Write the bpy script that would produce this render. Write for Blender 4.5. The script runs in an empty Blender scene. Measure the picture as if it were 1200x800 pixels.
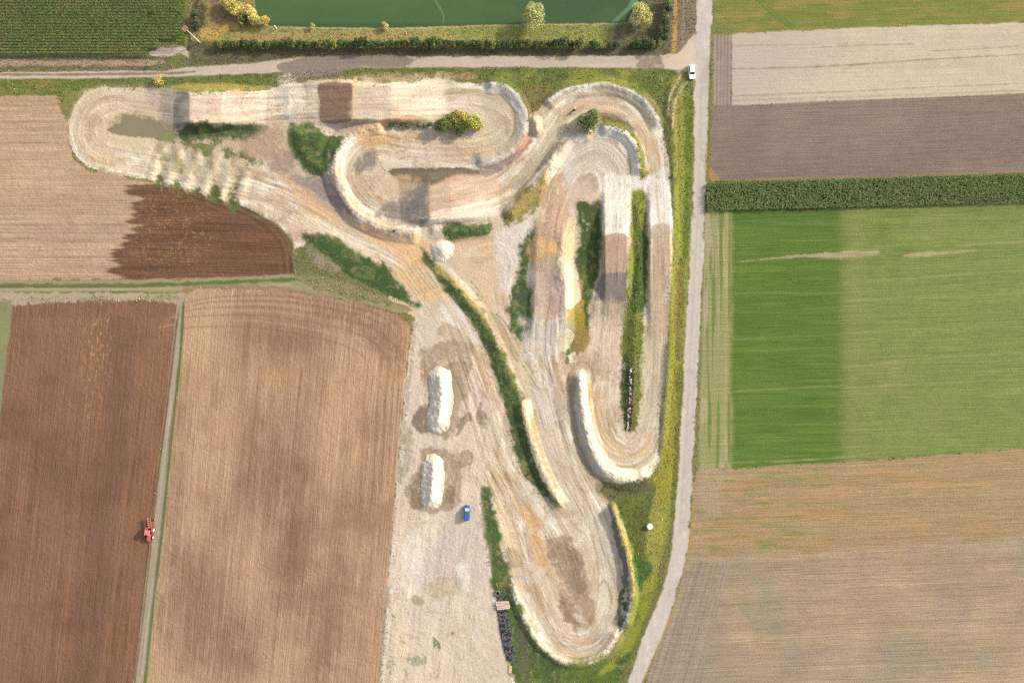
import bpy, math, random
import numpy as np
f32 = np.float32
rng = np.random.default_rng(7)
random.seed(7)
S = 0.26            # metres on the ground per traced pixel
CAMZ = 208.0        # drone height
# ------------------------------------------------------------------ survey grid
X0, X1, Y0, Y1 = -60, 1260, -60, 860
STEP = 0.8
gx = np.arange(X0, X1 + .5, STEP, dtype=f32)
gy = np.arange(Y0, Y1 + .5, STEP, dtype=f32)
GX, GY = np.meshgrid(gx, gy)
NH, NW = GX.shape
ALB = np.zeros((NH, NW, 3), f32)
HT = np.zeros((NH, NW), f32)
LAB = np.zeros((NH, NW), np.int16)

def lin(c):
    c = np.asarray(c, f32) / 255.0
    return np.where(c <= 0.04045, c / 12.92, ((c + 0.055) / 1.055) ** 2.4).astype(f32)
KALB = 0.50         # albedo that the full white of the survey colours stands for
def sst(a, b, x):
    t = np.clip((x - a) / (b - a), 0, 1)
    return t * t * (3 - 2 * t)
def hsh(ix, iy, seed):
    n = (ix.astype(np.int64) * 374761393 + iy.astype(np.int64) * 668265263 + seed * 974634211) & 0xFFFFFFFF
    n = ((n ^ (n >> 13)) * 1274126177) & 0xFFFFFFFF
    n = n ^ (n >> 16)
    return (n & 0xFFFF).astype(f32) / 65535.0
def vn(x, y, seed=0):
    """smooth value noise in -1..1"""
    ix = np.floor(x); iy = np.floor(y)
    fx = (x - ix).astype(f32); fy = (y - iy).astype(f32)
    fx = fx * fx * (3 - 2 * fx); fy = fy * fy * (3 - 2 * fy)
    ix = ix.astype(np.int32); iy = iy.astype(np.int32)
    a = hsh(ix, iy, seed); b = hsh(ix + 1, iy, seed); c = hsh(ix, iy + 1, seed); d = hsh(ix + 1, iy + 1, seed)
    return ((a + (b - a) * fx) * (1 - fy) + (c + (d - c) * fx) * fy) * 2 - 1
def fbm(x, y, seed=0, oc=4):
    r = 0; a = .55; t = 0
    for o in range(oc):
        r = r + a * vn(x * 2 ** o + 17.3 * o, y * 2 ** o - 9.1 * o, seed + o); t += a; a *= .55
    return r / t
NF = fbm(GX / 3.2, GY / 3.2, 11, 2)       # fine grain
NG = vn(GX / 1.15, GY / 1.15, 19)          # pebbles
NM = fbm(GX / 11., GY / 11., 23, 4)       # clods, ragged edges
NM2 = fbm(GX / 14., GY / 14., 37, 4)
NL = fbm(GX / 55., GY / 55., 51, 5)       # large soil patches
NL2 = fbm(GX / 80., GY / 80., 71, 5)

def pts(s):
    return np.array([[float(v) for v in p.split(',')] for p in s.split()], f32)
def smooth(p, closed=True, n=4):
    k = len(p); out = []
    for i in range(k if closed else k - 1):
        if closed:
            a, b, c, d = p[(i - 1) % k], p[i], p[(i + 1) % k], p[(i + 2) % k]
        else:
            a, b, c, d = p[max(i - 1, 0)], p[i], p[i + 1], p[min(i + 2, k - 1)]
        for j in range(n):
            t = j / n
            out.append(.5 * (2 * b + (c - a) * t + (2 * a - 5 * b + 4 * c - d) * t * t + (3 * b - a - 3 * c + d) * t ** 3))
    if not closed: out.append(p[-1])
    return np.array(out, f32)
def window(p, m):
    j0 = int(max(0, (p[:, 0].min() - m - X0) / STEP)); j1 = int(min(NW, (p[:, 0].max() + m - X0) / STEP + 2))
    i0 = int(max(0, (p[:, 1].min() - m - Y0) / STEP)); i1 = int(min(NH, (p[:, 1].max() + m - Y0) / STEP + 2))
    return slice(i0, i1), slice(j0, j1)
def polysd(p, w):
    x, y = GX[w], GY[w]
    d2 = np.full(x.shape, 1e9, f32); ins = np.zeros(x.shape, bool)
    q = np.roll(p, -1, 0)
    for (ax, ay), (bx, by) in zip(p, q):
        ex, ey = bx - ax, by - ay
        L = ex * ex + ey * ey + 1e-9
        t = np.clip(((x - ax) * ex + (y - ay) * ey) / L, 0, 1)
        dx = x - ax - t * ex; dy = y - ay - t * ey
        np.minimum(d2, dx * dx + dy * dy, out=d2)
        if ay != by:
            c = ((ay > y) != (by > y)) & (x < (bx - ax) * (y - ay) / (by - ay) + ax)
            ins ^= c
    d = np.sqrt(d2)
    return np.where(ins, -d, d)
def linesd(p, w):
    """distance, arc length, side (+ = right-hand when walking, y down)"""
    x, y = GX[w], GY[w]
    best = np.full(x.shape, 1e9, f32); U = np.zeros(x.shape, f32); V = np.zeros(x.shape, f32)
    u0 = 0
    for (ax, ay), (bx, by) in zip(p[:-1], p[1:]):
        ex, ey = bx - ax, by - ay
        Ls = math.hypot(ex, ey) + 1e-9
        t = np.clip(((x - ax) * ex + (y - ay) * ey) / (Ls * Ls), 0, 1)
        dx = x - ax - t * ex; dy = y - ay - t * ey
        d = dx * dx + dy * dy
        m = d < best
        best = np.where(m, d, best)
        U = np.where(m, u0 + t * Ls, U)
        s = np.where(ex * (y - ay) - ey * (x - ax) >= 0, 1, -1)
        V = np.where(m, s * np.sqrt(d), V)
        u0 += Ls
    return np.sqrt(best), U, V, u0
def area(s, soft=1., rag=1.5, sm=True, m2=None):
    p = pts(s) if isinstance(s, str) else s
    if sm: p = smooth(p)
    w = window(p, soft + rag * 2 + 2)
    sd = polysd(p, w)
    n = NM[w] * rag * 2.1 + NF[w] * min(rag, 2) * .9
    return w, 1 - sst(-soft, soft, sd + n), sd
def mix(w, m, c, a=1.):
    m = (m * a)[..., None]
    ALB[w] = ALB[w] * (1 - m) + lin(c) * m
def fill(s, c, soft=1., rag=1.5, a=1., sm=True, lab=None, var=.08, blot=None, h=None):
    """one soil, plant, lit or shaded patch: colour with its own mottling; blot=(noise, lo, hi) keeps it to blotches"""
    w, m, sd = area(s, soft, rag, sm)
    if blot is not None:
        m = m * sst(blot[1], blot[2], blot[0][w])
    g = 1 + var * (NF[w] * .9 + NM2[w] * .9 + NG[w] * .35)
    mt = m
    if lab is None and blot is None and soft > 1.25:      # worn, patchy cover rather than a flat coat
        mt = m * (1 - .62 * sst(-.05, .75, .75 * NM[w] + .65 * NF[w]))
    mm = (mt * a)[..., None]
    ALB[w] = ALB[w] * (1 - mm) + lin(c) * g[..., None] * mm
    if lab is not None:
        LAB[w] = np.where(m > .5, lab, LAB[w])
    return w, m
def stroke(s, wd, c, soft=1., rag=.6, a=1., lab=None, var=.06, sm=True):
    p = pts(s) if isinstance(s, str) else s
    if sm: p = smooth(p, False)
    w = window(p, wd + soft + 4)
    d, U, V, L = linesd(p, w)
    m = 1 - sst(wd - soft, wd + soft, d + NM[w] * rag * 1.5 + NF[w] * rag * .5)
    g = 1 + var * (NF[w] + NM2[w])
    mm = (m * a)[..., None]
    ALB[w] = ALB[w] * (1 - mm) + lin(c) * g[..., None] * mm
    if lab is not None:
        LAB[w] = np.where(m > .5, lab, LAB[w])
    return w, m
def rows(w, m, dx, dy, parts):
    """drill rows / furrows along direction (dx,dy): parts = (length, width, amount, seed)"""
    L = math.hypot(dx, dy); dx /= L; dy /= L
    a = GX[w] * dx + GY[w] * dy; b = -GX[w] * dy + GY[w] * dx
    g = np.ones(a.shape, f32)
    for ln, wd, am, sd in parts:
        g = g + am * vn(a / ln, b / wd, sd)
    g = 1 + (np.clip(g, .35, 1.7) - 1) * m
    ALB[w] *= g[..., None]
def flow(s, hw, am=.10, rut=.05, wd=1.7, ln=34, seed=0, tone=False):
    """tyre lines that follow a lane"""
    p = smooth(pts(s), False)
    w = window(p, hw + 6)
    d, U, V, L = linesd(p, w)
    m = (1 - sst(hw - 5, hw + 3, d + NM[w] * 3))
    m = m * np.where(LAB[w] == 1, 1, 0)
    n = vn(U / ln, V / wd, 100 + seed) * .6 + vn(U / (ln * 2.2), V / (wd * 2.6), 140 + seed) * .55 + vn(U / 11, V / 1.2, 180 + seed) * .3
    n2 = sst(.30, .62, vn(U / 46, V / 1.15, 210 + seed)) * sst(-.2, .4, NM2[w])
    n3 = sst(.34, .66, vn(U / 30, V / 1.5, 230 + seed)) * sst(-.3, .3, -NM[w])
    if tone:
        o = vn(U / 44, V / 5, 260 + seed) + .5 * vn(U / 17, V / 2.4, 270 + seed); mm = m * sst(.15, .75, o) * .6
        mix(w, mm, (196, 162, 122))
        o = vn(U / 30, V / 4, 280 + seed) + .6 * vn(U / 9, V / 2, 290 + seed); mm = m * sst(.25, .8, o) * .6
        mix(w, mm, (246, 236, 216))
        return
    ALB[w] *= (1 + (am * 1.7 * n - .24 * n2 + .12 * n3) * m)[..., None]
    HT[w] += (rut * n * m)
def ridge(s, h, wl, wr, taper=10, noise=.12, pw=1.):
    """bank along a crest: wl / wr = foot distances on the left / right hand when walking (y down)"""
    p = smooth(pts(s), False)
    w = window(p, max(wl, wr) + 4)
    d, U, V, L = linesd(p, w)
    ww = np.where(V > 0, wr, wl)
    r = np.clip(1 - d / ww, 0, 1)
    prof = np.where(r > .86, 1 - (1 - r) ** 2 * 1.2 - .07, r * 1.07) if pw == 1. else r ** pw
    prof = np.clip(prof, 0, 1)
    foot = sst(0, .22, r)
    prof = prof * (.35 + .65 * foot)
    e = sst(0, taper, U) * sst(0, taper, L - U)
    # beyond the ends the bank rounds off
    v = h * prof * e * (1 + noise * NM[w] * 1.6 + noise * .6 * NF[w])
    HT[w] = np.maximum(HT[w], v) + .25 * np.minimum(np.maximum(HT[w], 0), v)
def table(x0, y0, x1, y1, prof, hw, edge=5, noise=.03):
    """jump across a lane: prof = [(u, height)] along the line from (x0,y0) to (x1,y1)"""
    p = np.array([[x0, y0], [x1, y1]], f32)
    edge = edge * 1.7
    w = window(p, hw + edge + 8)
    L = math.hypot(x1 - x0, y1 - y0); dx, dy = (x1 - x0) / L, (y1 - y0) / L
    u = (GX[w] - x0) * dx + (GY[w] - y0) * dy; v = -(GX[w] - x0) * dy + (GY[w] - y0) * dx
    u = u + NM[w] * .8
    h = np.interp(u, [q[0] for q in prof], [q[1] for q in prof]).astype(f32)
    m = 1 - sst(hw - edge * .2, hw + edge, np.abs(v) + NM[w] * 1.2)
    HT[w] = np.maximum(HT[w], h * m * (1 + noise * NM2[w]))

# ------------------------------------------------------------------ soil, crops and tracks
ALB[:] = lin((138, 132, 80))
ALB *= (1 + .12 * NL + .08 * NM + .06 * NF)[..., None]
m_all = np.ones((NH, NW), f32)
# --- fields on the left
def wide(s, c, lab, **k):
    return fill(s, c, sm=False, lab=lab, **k)
w, m = wide('-60,111 66,111 71,128 80,146 80,165 87,185 104,199 150,208 190,215 240,228 290,243 325,262 342,285 346,322 300,325 -60,329', (192, 161, 131), 4, rag=1.6, soft=1)
rows(w, m, 1, 0, [(260, 2.2, .11, 1), (90, 1.1, .09, 2), (400, 6, .07, 3), (14, 1.5, .07, 4)])
mix(w, m * sst(.0, .6, NL[w]), (180, 146, 120), .5)
mix(w, m * sst(.1, .7, NL2[w]), (176, 144, 104), .35)
# dark freshly turned part with toothed left edge
p = pts('152,221 186,216 240,227 300,247 330,268 342,288 345,320 300,323 210,326 140,328')
w, m, sd = area('108,217 186,216 240,227 300,247 330,268 342,288 346,321 300,324 210,327 108,329', 1.2, 1.2, False)
x0 = np.interp(GY[w], [218, 222, 250, 270, 285, 300, 312, 328], [150, 152, 157, 152, 138, 130, 137, 146]) + 13 * vn(GX[w] * .004, GY[w] / 4.2, 801) + 8 * vn(GX[w] * .01, GY[w] / 2.2, 803) + 4 * NM[w]
m = m * sst(-5, 6, GX[w] - x0)
g = 1 + .08 * (NF[w] + NM2[w]); mm = m[..., None]
ALB[w] = ALB[w] * (1 - mm) + lin((120, 88, 66)) * g[..., None] * mm
LAB[w] = np.where(m > .5, 5, LAB[w])
rows(w, m, 1, .02, [(60, 2.6, .17, 5), (24, 1.3, .12, 6), (200, 5, .12, 7)])
straw = m * sst(.3, .8, NG[w] * .8 + NF[w] * .35) * sst(0.1, .5, 1 - np.hypot((GX[w] - 205) / 75, (GY[w] - 265) / 80) + .3 * NM[w])
mix(w, straw, (196, 150, 96), .65)
mix(w, m * sst(.2, .6, -NM[w]) * sst(60, 10, np.abs(GX[w] - 170)), (150, 112, 84), .5)
for off, cc in ((4, (92, 70, 52)), (8, (134, 104, 80)), (12, (96, 72, 54)), (17, (128, 98, 74))):
    q = pts('240,227 300,247 330,268 342,288 345,320'); q[:, 0] -= off * .9; q[:, 1] += off * .45
    stroke(q, 1.2, cc, a=.55, rag=.3)
# grass track between the fields
fill('-60,329 140,328 300,324 345,321 352,330 400,345 440,352 480,358 470,366 430,357 380,346 330,339 235,336 217,346 -60,350', (158, 148, 108), rag=1.4, sm=False, lab=16)
stroke('-60,335 120,335 215,333 345,327', 2.4, (98, 112, 62), rag=1.4, a=.9)
stroke('-60,343 100,343 215,343', 1.6, (92, 108, 60), rag=1.4, a=.9)
stroke('-60,339 100,339 215,338 340,334', 1.3, (178, 160, 128), rag=.8, a=.8)
fill('215,338 262,333 350,338 348,345 230,348', (158, 132, 98), rag=2)
# dark ploughed field
w, m = wide('13,352 60,353 140,352 208,350 207,362 181,585 157,800 150,860 -60,860 -60,760 -6,500 0,480', (138, 102, 77), 6, rag=.8)
rows(w, m, -.112, 1, [(300, 2.0, .11, 11), (110, 1.1, .10, 12), (600, 9, .10, 13), (16, 1.2, .07, 14)])
mix(w, m * sst(-.1, .5, NL[w]), (124, 92, 71), .75)
mix(w, m * sst(.0, .5, NL2[w]), (150, 114, 86), .5)
mix(w, m * sst(.1, .6, -NL2[w]) , (128, 98, 80), .6)
mix(w, m * sst(30, 6, np.abs(GX[w] - 140 + (GY[w] - 420) * .12 + 8 * NL[w])), (112, 86, 72), .45)
st = m * sst(.2, .7, vn((GX[w] + .112 * GY[w]) / 1.6, GY[w] / 5, 15)) * sst(26, 3, np.abs(GX[w] - 112 + (GY[w] - 420) * .1)) * sst(560, 380, GY[w])
mix(w, st, (196, 148, 92), .75)
# ragged plough ends and the pale headland
fill('-60,343 140,344 216,343 212,355 207,357 150,352 60,355 14,358 -60,362', (184, 163, 136), soft=1.5, rag=2)
t = []
for k in range(50):
    xx = 14 + k * 3.9
    t.append((xx, 353 - (k % 3) * 2 + 6 * abs(math.sin(k * 1.9)) + (4 if xx < 60 else 0)))
w, m = fill(np.array(t + [(208, 372), (14, 372)], f32), (138, 102, 77), sm=False, rag=.8, soft=1)
m = m * sst(371, 360, GY[w] + 4 * NM[w])
rows(w, m, -.1, 1, [(30, 1.5, .2, 16)])
fill('-60,352 12,353 14,362 2,470 -3,520 -60,700', (142, 140, 100), rag=1, sm=False, lab=16)
# light harrowed field
w, m = wide('217,346 235,337 330,340 380,347 430,358 465,369 481,382 478,420 470,500 464,570 455,680 444,800 440,860 164,860 172,800 190,640 205,470 214,385', (184, 148, 119), 7, rag=1.2)
rows(w, m, -.092, 1, [(260, 2.2, .10, 21), (90, 1.1, .10, 22), (500, 8, .08, 23), (12, 1.5, .08, 24)])
mix(w, m * sst(-.15, .45, NL[w]), (163, 126, 98), .75)
def damp(w, m, cx, cy, rx, ry, c, a):
    gx_ = GX[w] + .092 * (GY[w] - cy)
    d = np.hypot((gx_ - cx) / rx, (GY[w] - cy) / ry / 1.3) + .8 * NL[w] + .35 * NM2[w] + .35 * vn(gx_ / 4., GY[w] / 90, 841)
    mix(w, m * sst(1.5, .1, d), c, a)
for cx, cy, rx, ry, a_ in ((345, 640, 26, 70, .75), (300, 560, 40, 60, .5), (240, 700, 45, 70, .55), (275, 430, 14, 60, .6), (330, 395, 50, 24, .55), (380, 720, 30, 60, .45), (360, 480, 20, 60, .35), (420, 600, 30, 60, .35), (205, 560, 14, 90, .35), (300, 770, 60, 30, .4)):
    damp(w, m, cx, cy, rx, ry, (132, 98, 75), a_ * 1.1)
for cx, cy, rx, ry, a_ in ((265, 480, 26, 70, .5), (400, 470, 40, 60, .4), (240, 400, 26, 50, .5), (290, 650, 30, 40, .4), (330, 760, 30, 40, .35)):
    damp(w, m, cx, cy, rx, ry, (210, 172, 138), a_)
mix(w, m * sst(.1, .6, NL2[w]), (200, 166, 130), .5)
mix(w, m * sst(.15, .6, -NL[w]) * sst(600, 430, GY[w]), (204, 160, 112), .35)
for sx, sa in ((346, .5), (372, .3), (297, .3)):
    stroke(pts('%d,860 %d,800 %d,690 %d,560 %d,430' % (sx - 36, sx - 30, sx - 18, sx - 6, sx + 8)), 1.3, (132, 102, 78), a=sa, rag=.5)
for k, off in enumerate((4, 8, 12, 17, 22, 28, 35, 44, 54)):
    q = smooth(pts('222,352 260,345 330,344 385,351 435,362 466,376 474,395 470,450 464,560'), False)
    q = q + np.array([-off * .8, off * .72], f32)
    stroke(q, 1.1, ((140, 108, 84), (196, 160, 126))[k % 2], a=.42, rag=.5, sm=False)
fill('360,350 430,362 474,385 468,430 440,410 410,385 370,370', (138, 104, 80), soft=14, rag=5, a=.55)
# narrow grass track beside the ploughed field
fill('208,350 217,347 213,400 204,480 190,640 172,800 166,860 150,860 156,800 181,590 195,470', (170, 156, 130), rag=.5, soft=.8, lab=16, sm=False)
stroke('215,355 211,420 202,500 190,620 178,720 168,820 165,860', 1.6, (92, 106, 64), rag=.6, a=.9)
stroke('217,380 209,470 197,590 183,720 173,800 168,860', .7, (176, 152, 84), rag=.6, a=.8)
stroke('207,375 195,480 180,610 168,720 158,800 152,860', .8, (112, 82, 60), rag=.3, a=.8)
stroke('201,470 184,620 166,790', .6, (196, 184, 156), rag=.3, a=.7)
stroke('205,470 188,620 170,790', .6, (128, 124, 92), rag=.4, a=.7)
stroke('210,360 196,475 178,610 157,795', .7, (92, 68, 52), rag=.3, a=.7)
stroke('199,500 182,640 164,790', .5, (130, 120, 92), rag=.3, a=.6)
# --- top left: maize field ground, ditch bank
w, m = wide('-60,-60 218,-60 218,40 216,60 178,62 100,66 -60,66', (88, 98, 50), 15, rag=1)
rows(w, m, 1, 0, [(80, 2.8, .25, 31)])
fill('-60,66 100,66 170,64 215,66 222,80 150,84 60,83 -60,86', (120, 116, 82), rag=2.5, soft=2)
stroke('-60,75 60,74 120,74 190,73', 3, (190, 160, 132), rag=2.4, soft=1.5, a=.85)
stroke('-60,67.5 60,67 180,68', 1.6, (92, 84, 64), rag=1, a=.7)
fill('176,64 188,58 204,54 218,57 221,66 205,67', (205, 186, 168), rag=1.6)
fill('195,70 207,64 218,66 214,77 203,78', (128, 126, 70), rag=2)
fill('219,-60 224,-60 224,60 219,60', (92, 92, 72), sm=False)
# --- strip by the pond
fill('224,-60 300,-60 298,10 316,31 252,46 224,46', (158, 140, 92), rag=3, soft=4, var=.16)
fill('224,-10 236,-10 240,30 226,34', (96, 92, 62), rag=3, soft=3)
fill('250,-10 266,-10 280,26 262,34 248,18', (150, 124, 96), rag=2, soft=3)
fill('236,34 258,28 282,32 262,42 240,44', (204, 168, 90), rag=3, soft=3)
fill('285,33 320,33 450,34 600,31 735,28 748,40 745,48 560,47 250,50 260,40', (168, 162, 98), rag=1, soft=1.5, var=.2, sm=False)
fill('285,38 400,38 520,41 480,47 300,49', (186, 158, 106), rag=4, soft=4, a=.7)
fill('540,34 740,31 745,44 560,42', (150, 156, 78), rag=2, soft=3, a=.75)
stroke('316,32.5 450,33.5 540,31 600,29.5 735,27.5', 1.0, (206, 178, 112), rag=.6, a=.8)
fill('222,48 300,54 480,57 745,57 780,50 790,60 785,66 560,66 430,66 370,66 300,73 225,79', (112, 106, 78), rag=.8, soft=1.5, sm=False, var=.12)  # painted dark: the hedge's shade on the ground, put into the colour
fill('735,-60 786,-60 786,58 720,58 722,30 745,12', (118, 112, 86), rag=2, soft=3, var=.12)
fill('745,40 775,36 770,58 742,58', (100, 100, 66), rag=2, soft=2)
fill('786,-60 822,-60 818,35 806,58 795,63 786,62', (140, 126, 96), rag=1, soft=1, sm=False, var=.14)
stroke('792,-60 792,0 791,30 790,60', 2.2, (206, 164, 94), rag=1, a=.9)
stroke('802,-60 801,30 799,58', 1.6, (164, 150, 126), rag=1.2, a=.6)
# pond
w, m = wide('300,-48 752,-48 752,0 742,10 734,27 600,29 540,30.5 450,33 380,32.5 316,31 304,24 298,10', (82, 108, 66), 13, rag=.5, soft=.8, var=.02)
HT[w] -= m * .7
mix(w, m * sst(520, 640, GX[w] + 20 * NM2[w]), (72, 94, 64), .7)
mix(w, m * sst(-.1, .5, fbm(GX[w] / 60, GY[w] / 20, 821, 4)), (92, 118, 72), .35)
mix(w, m * sst(24.5, 31, GY[w] + 1.5 * NM[w]), (66, 84, 50), .6)
fill('752,-20 752,2 738,12 722,27 718,24 735,8', (104, 140, 108), rag=.5, soft=1.2, var=.03)
stroke('506,-6 512,4 517,12 520,20 519,28', .7, (128, 156, 118), rag=.5, a=.7)
stroke('430,-20 460,-5 470,20', 10, (80, 110, 70), a=.4, soft=8)
# --- grass between track and the upper dirt track
fill('-60,92 230,90 310,79 380,80 480,80 600,80 795,80 790,100 782,130 772,128 758,112 735,98 700,93 660,99 640,114 628,140 618,130 606,104 570,96 545,94 410,92 370,94 330,100 240,106 110,101 70,112 -60,112', (112, 124, 62), rag=2, soft=1.5, var=.12, sm=False)
fill('-60,94 60,93 62,108 -60,110', (150, 134, 76), rag=3, soft=2, a=.8, blot=(NM2, -.3, .3))
fill('205,100 245,98 300,100 318,102 300,106 215,106', (184, 160, 86), rag=1.6, soft=1.5, a=.85)
fill('320,92 372,80 400,80 396,92 350,98 330,100', (140, 122, 98), rag=3, soft=3)
fill('410,88 545,86 545,94 415,93', (184, 158, 112), rag=2, soft=1.5, a=.85)
fill('600,84 790,82 788,100 600,95', (158, 156, 66), rag=3, soft=3, a=.75, blot=(NM2, -.35, .25))
fill('612,104 640,100 650,103 632,128 620,140 612,118', (142, 124, 82), rag=3, soft=3, a=.8)
# upper dirt track
fill('-60,84 0,85 120,83.5 190,83.5 225,78 300,74 350,67 400,66 480,66 600,66 700,66 770,65 795,62 812,40 832,40 830,82 806,84 797,82 770,80 700,79 600,79 480,79 410,80 360,82 330,84 300,86 200,90 100,92 -60,93', (202, 184, 164), rag=.8, soft=1, lab=3, sm=False)
stroke('-60,87.5 60,87.5 130,87 200,86 228,84', 1.3, (120, 108, 80), rag=.8, a=.8)
fill('325,78 345,70 372,66 474,66 474,78 420,80 372,90 340,88', (152, 136, 122), rag=1.2, soft=1.2)
stroke('474,66 474.5,78', .8, (128, 116, 102), rag=.2, a=.6)
fill('746,66 776,66 782,72 776,80 748,79 750,72', (150, 128, 112), rag=1.4, soft=1.5, a=.85)
fill('776,66 795,62 812,46 818,80 806,84 782,80', (220, 198, 172), rag=1.5, soft=2, a=.9)
rows(*(lambda a: (a[0], a[1] * .9))(area('-60,84 300,74 400,66 770,65 770,80 400,80 -60,93', 1, 1, False)[:2]), 1, -.02, [(70, 1.6, .07, 41), (30, 1.0, .05, 42)])
# --- fields on the right
w, m = wide('838,-60 1260,-60 1260,23 1200,26 1000,33 860,40 838,41', (130, 134, 68), 8, rag=1)
mix(w, m * sst(-.1, .5, fbm(GX[w] / 26, GY[w] / 9, 171, 4) + .3 * NL[w]), (168, 142, 86), .65)
mix(w, m * sst(.1, .6, -NL2[w]), (104, 134, 58), .6)
rows(w, m, 1, -.03, [(120, 2.4, .07, 51), (20, 1.4, .07, 52)])
for a_, b_ in ((884, 3), (890, -3)):
    stroke(pts('%d,-50 %d,0 %d,20 %d,38' % (850 + b_, 890 + b_, 912 + b_, 936 + b_)), 1.1, (92, 124, 50), a=.6, rag=.4)
w, m = wide('856,40 1000,33 1200,26.5 1260,24 1260,107 1200,110 1000,118 858,124', (206, 187, 165), 9, rag=.7)
rows(w, m, 1, -.032, [(300, 2.6, .035, 61), (120, 1.2, .03, 62), (600, 10, .04, 63)])
mix(w, m * sst(1000, 880, GX[w] + 60 * NL[w]), (192, 174, 160), .6)
for q, aa in (('856,81 940,79 1000,76 1100,69 1260,61', .75), ('1090,60 1150,57 1260,51', .5), ('856,113 1000,107 1120,101 1260,96', .5), ('950,56 1010,53 1070,52', .45), ('856,118 980,114 1260,104', .4), ('856,54 960,52', .4)):
    stroke(q, .8, (146, 124, 106), a=aa, rag=.6)
w, m = wide('837,41 858,40 857,124 836,124', (166, 148, 134), 9, rag=.8)
for xx in (840, 844, 848, 852, 856.5):
    stroke('%g,34 %g,124' % (xx + 1, xx), .8, (126, 110, 100), a=.65, rag=.5)
w, m = wide('835,124 858,124.5 1000,118 1200,110 1260,107 1260,199 1200,202 1050,207 900,211 833,212', (139, 120, 107), 10, rag=.7)
rows(w, m, 1, -.032, [(300, 2.4, .05, 71), (100, 1.1, .05, 72), (600, 9, .05, 73), (10, 1.2, .04, 74)])
mix(w, m * sst(-.1, .6, NL[w]), (158, 136, 120), .5)
mix(w, m * sst(.0, .6, NL2[w] + (1000 - GX[w]) / 500), (128, 110, 104), .5)
w, m = wide('826,212 900,212 1050,208 1200,202 1260,200 1260,235 1200,237 1050,242 940,247 826,248', (84, 102, 50), 17, rag=.8)
w, m = wide('826,248 940,247 1050,242 1200,237 1260,235 1260,521 1200,525 1000,540 822,551 818,551', (131, 143, 80), 11, rag=.8)
left = sst(1004, 976, GX[w] + 5 * NM[w]) * m
mix(w, left, (96, 121, 55), 1)
mix(w, left * sst(0, .7, NL[w]), (108, 130, 60), .6)
mix(w, left * sst(.0, .5, NL2[w]), (86, 112, 54), .5)
mix(w, left * sst(.1, .6, vn(GX[w] / 60, GY[w] / 3.4, 88)), (122, 142, 66), .35)
right = m * (1 - sst(1004, 976, GX[w] + 5 * NM[w]))
mix(w, right * sst(1030, 992, GX[w] + 14 * NM2[w]), (146, 146, 92), .5)
mix(w, right * sst(0, .6, NL[w]), (144, 148, 90), .6)
mix(w, right * sst(.1, .7, NL2[w] - NM2[w] * .5), (112, 128, 62), .6)
rows(w, m, 1, -.035, [(260, 2.6, .05, 81), (120, 1.3, .05, 82), (600, 7, .05, 83), (8, 1.3, .05, 84)])
strip = m * sst(862, 852, GX[w] + 3 * NM[w])
mix(w, strip, (164, 158, 110), .9)
mix(w, strip * sst(.0, .4, vn(GX[w] / 2.4, GY[w] / 70, 85)), (116, 132, 62), .8)
mix(w, strip * sst(.2, .6, vn(GX[w] / 3.2, GY[w] / 40, 86)), (186, 172, 136), .7)
stroke('853,250 851,400 848,548', .8, (176, 170, 110), a=.6, rag=1)
fill('866,306 905,301.5 960,297 1022,294 1024,298 985,301 930,302 875,306.5', (182, 164, 128), rag=1, soft=1.2, a=.85)
fill('968,297 1022,293.5 1023,300 972,303', (184, 164, 130), rag=1.4, soft=1.4, a=.6)
fill('1058,299 1085,295 1140,293 1138,295 1090,300 1064,302', (184, 168, 126), rag=.8, soft=1.2, a=.8)
for q, aa in (('990,332 1080,325 1200,316', .35), ('990,352 1200,343', .3), ('860,397 990,391 1200,376', .2), ('990,430 1100,419 1260,410', .45), ('860,458 990,452', .25), ('1120,288 1200,283 1260,281', .4), ('860,542 920,540 1000,535', .5), ('990,454 1200,444', .35)):
    stroke(q, 1.1, (190, 182, 128), a=aa * .65, rag=.9)
# fallow land lower right
w, m = wide('818,551 1000,541 1200,526 1260,522 1260,860 742,860 757,800 792,700 809,630 812,570', (176, 153, 122), 12, rag=1)
up = m * sst(660, 645, GY[w] + (GX[w] - 820) * .06 + 4 * NM2[w])
mix(w, up, (170, 142, 108), .8)
mix(w, up * sst(-.05, .45, fbm(GX[w] / 30, GY[w] / 6, 91, 4) + .3 * NF[w]) * sst(1100, 900, GX[w]), (134, 138, 80), .7)
mix(w, up * sst(.1, .6, NF[w] * .7 + NG[w] * .5), (204, 164, 112), .4)
mix(w, up * sst(0, .5, fbm(GX[w] / 60, GY[w] / 7, 95, 3)), (190, 150, 106), .5)
dn = m - up
mix(w, dn * sst(-.2, .5, NL[w] + (GY[w] - 720) / 300), (194, 172, 136), .7)
mix(w, dn * sst(0, .6, NL2[w] + .2), (164, 142, 124), .6)
mix(w, dn * sst(.25, .7, -NL[w]), (150, 146, 124), .5)
rows(w, m, 1, -.04, [(260, 2.6, .06, 101), (100, 1.3, .06, 102), (600, 9, .06, 103), (8, 1.3, .06, 104)])
fill('822,552 849,550 847,575 842,600 820,600', (180, 158, 132), rag=4, soft=4, a=.6)
w, m = fill('812,660 856,658 848,690 822,800 808,860 738,860 757,800 790,715', (160, 141, 122), rag=1.2, soft=1.5, sm=False, a=.9)
rows(w, m, -.3, 1, [(200, 1.7, .16, 111), (60, 1.1, .08, 112)])
rows(w, m, 1, .75, [(40, 2.2, .05, 113)])
stroke('836,211 900,210.5 1050,207 1200,201.5 1260,199.5', .9, (176, 140, 88), a=.6, rag=1.2)
fill('828,190 838,205 846,212 829,212', (178, 142, 84), rag=2, soft=2, a=.8)
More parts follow.
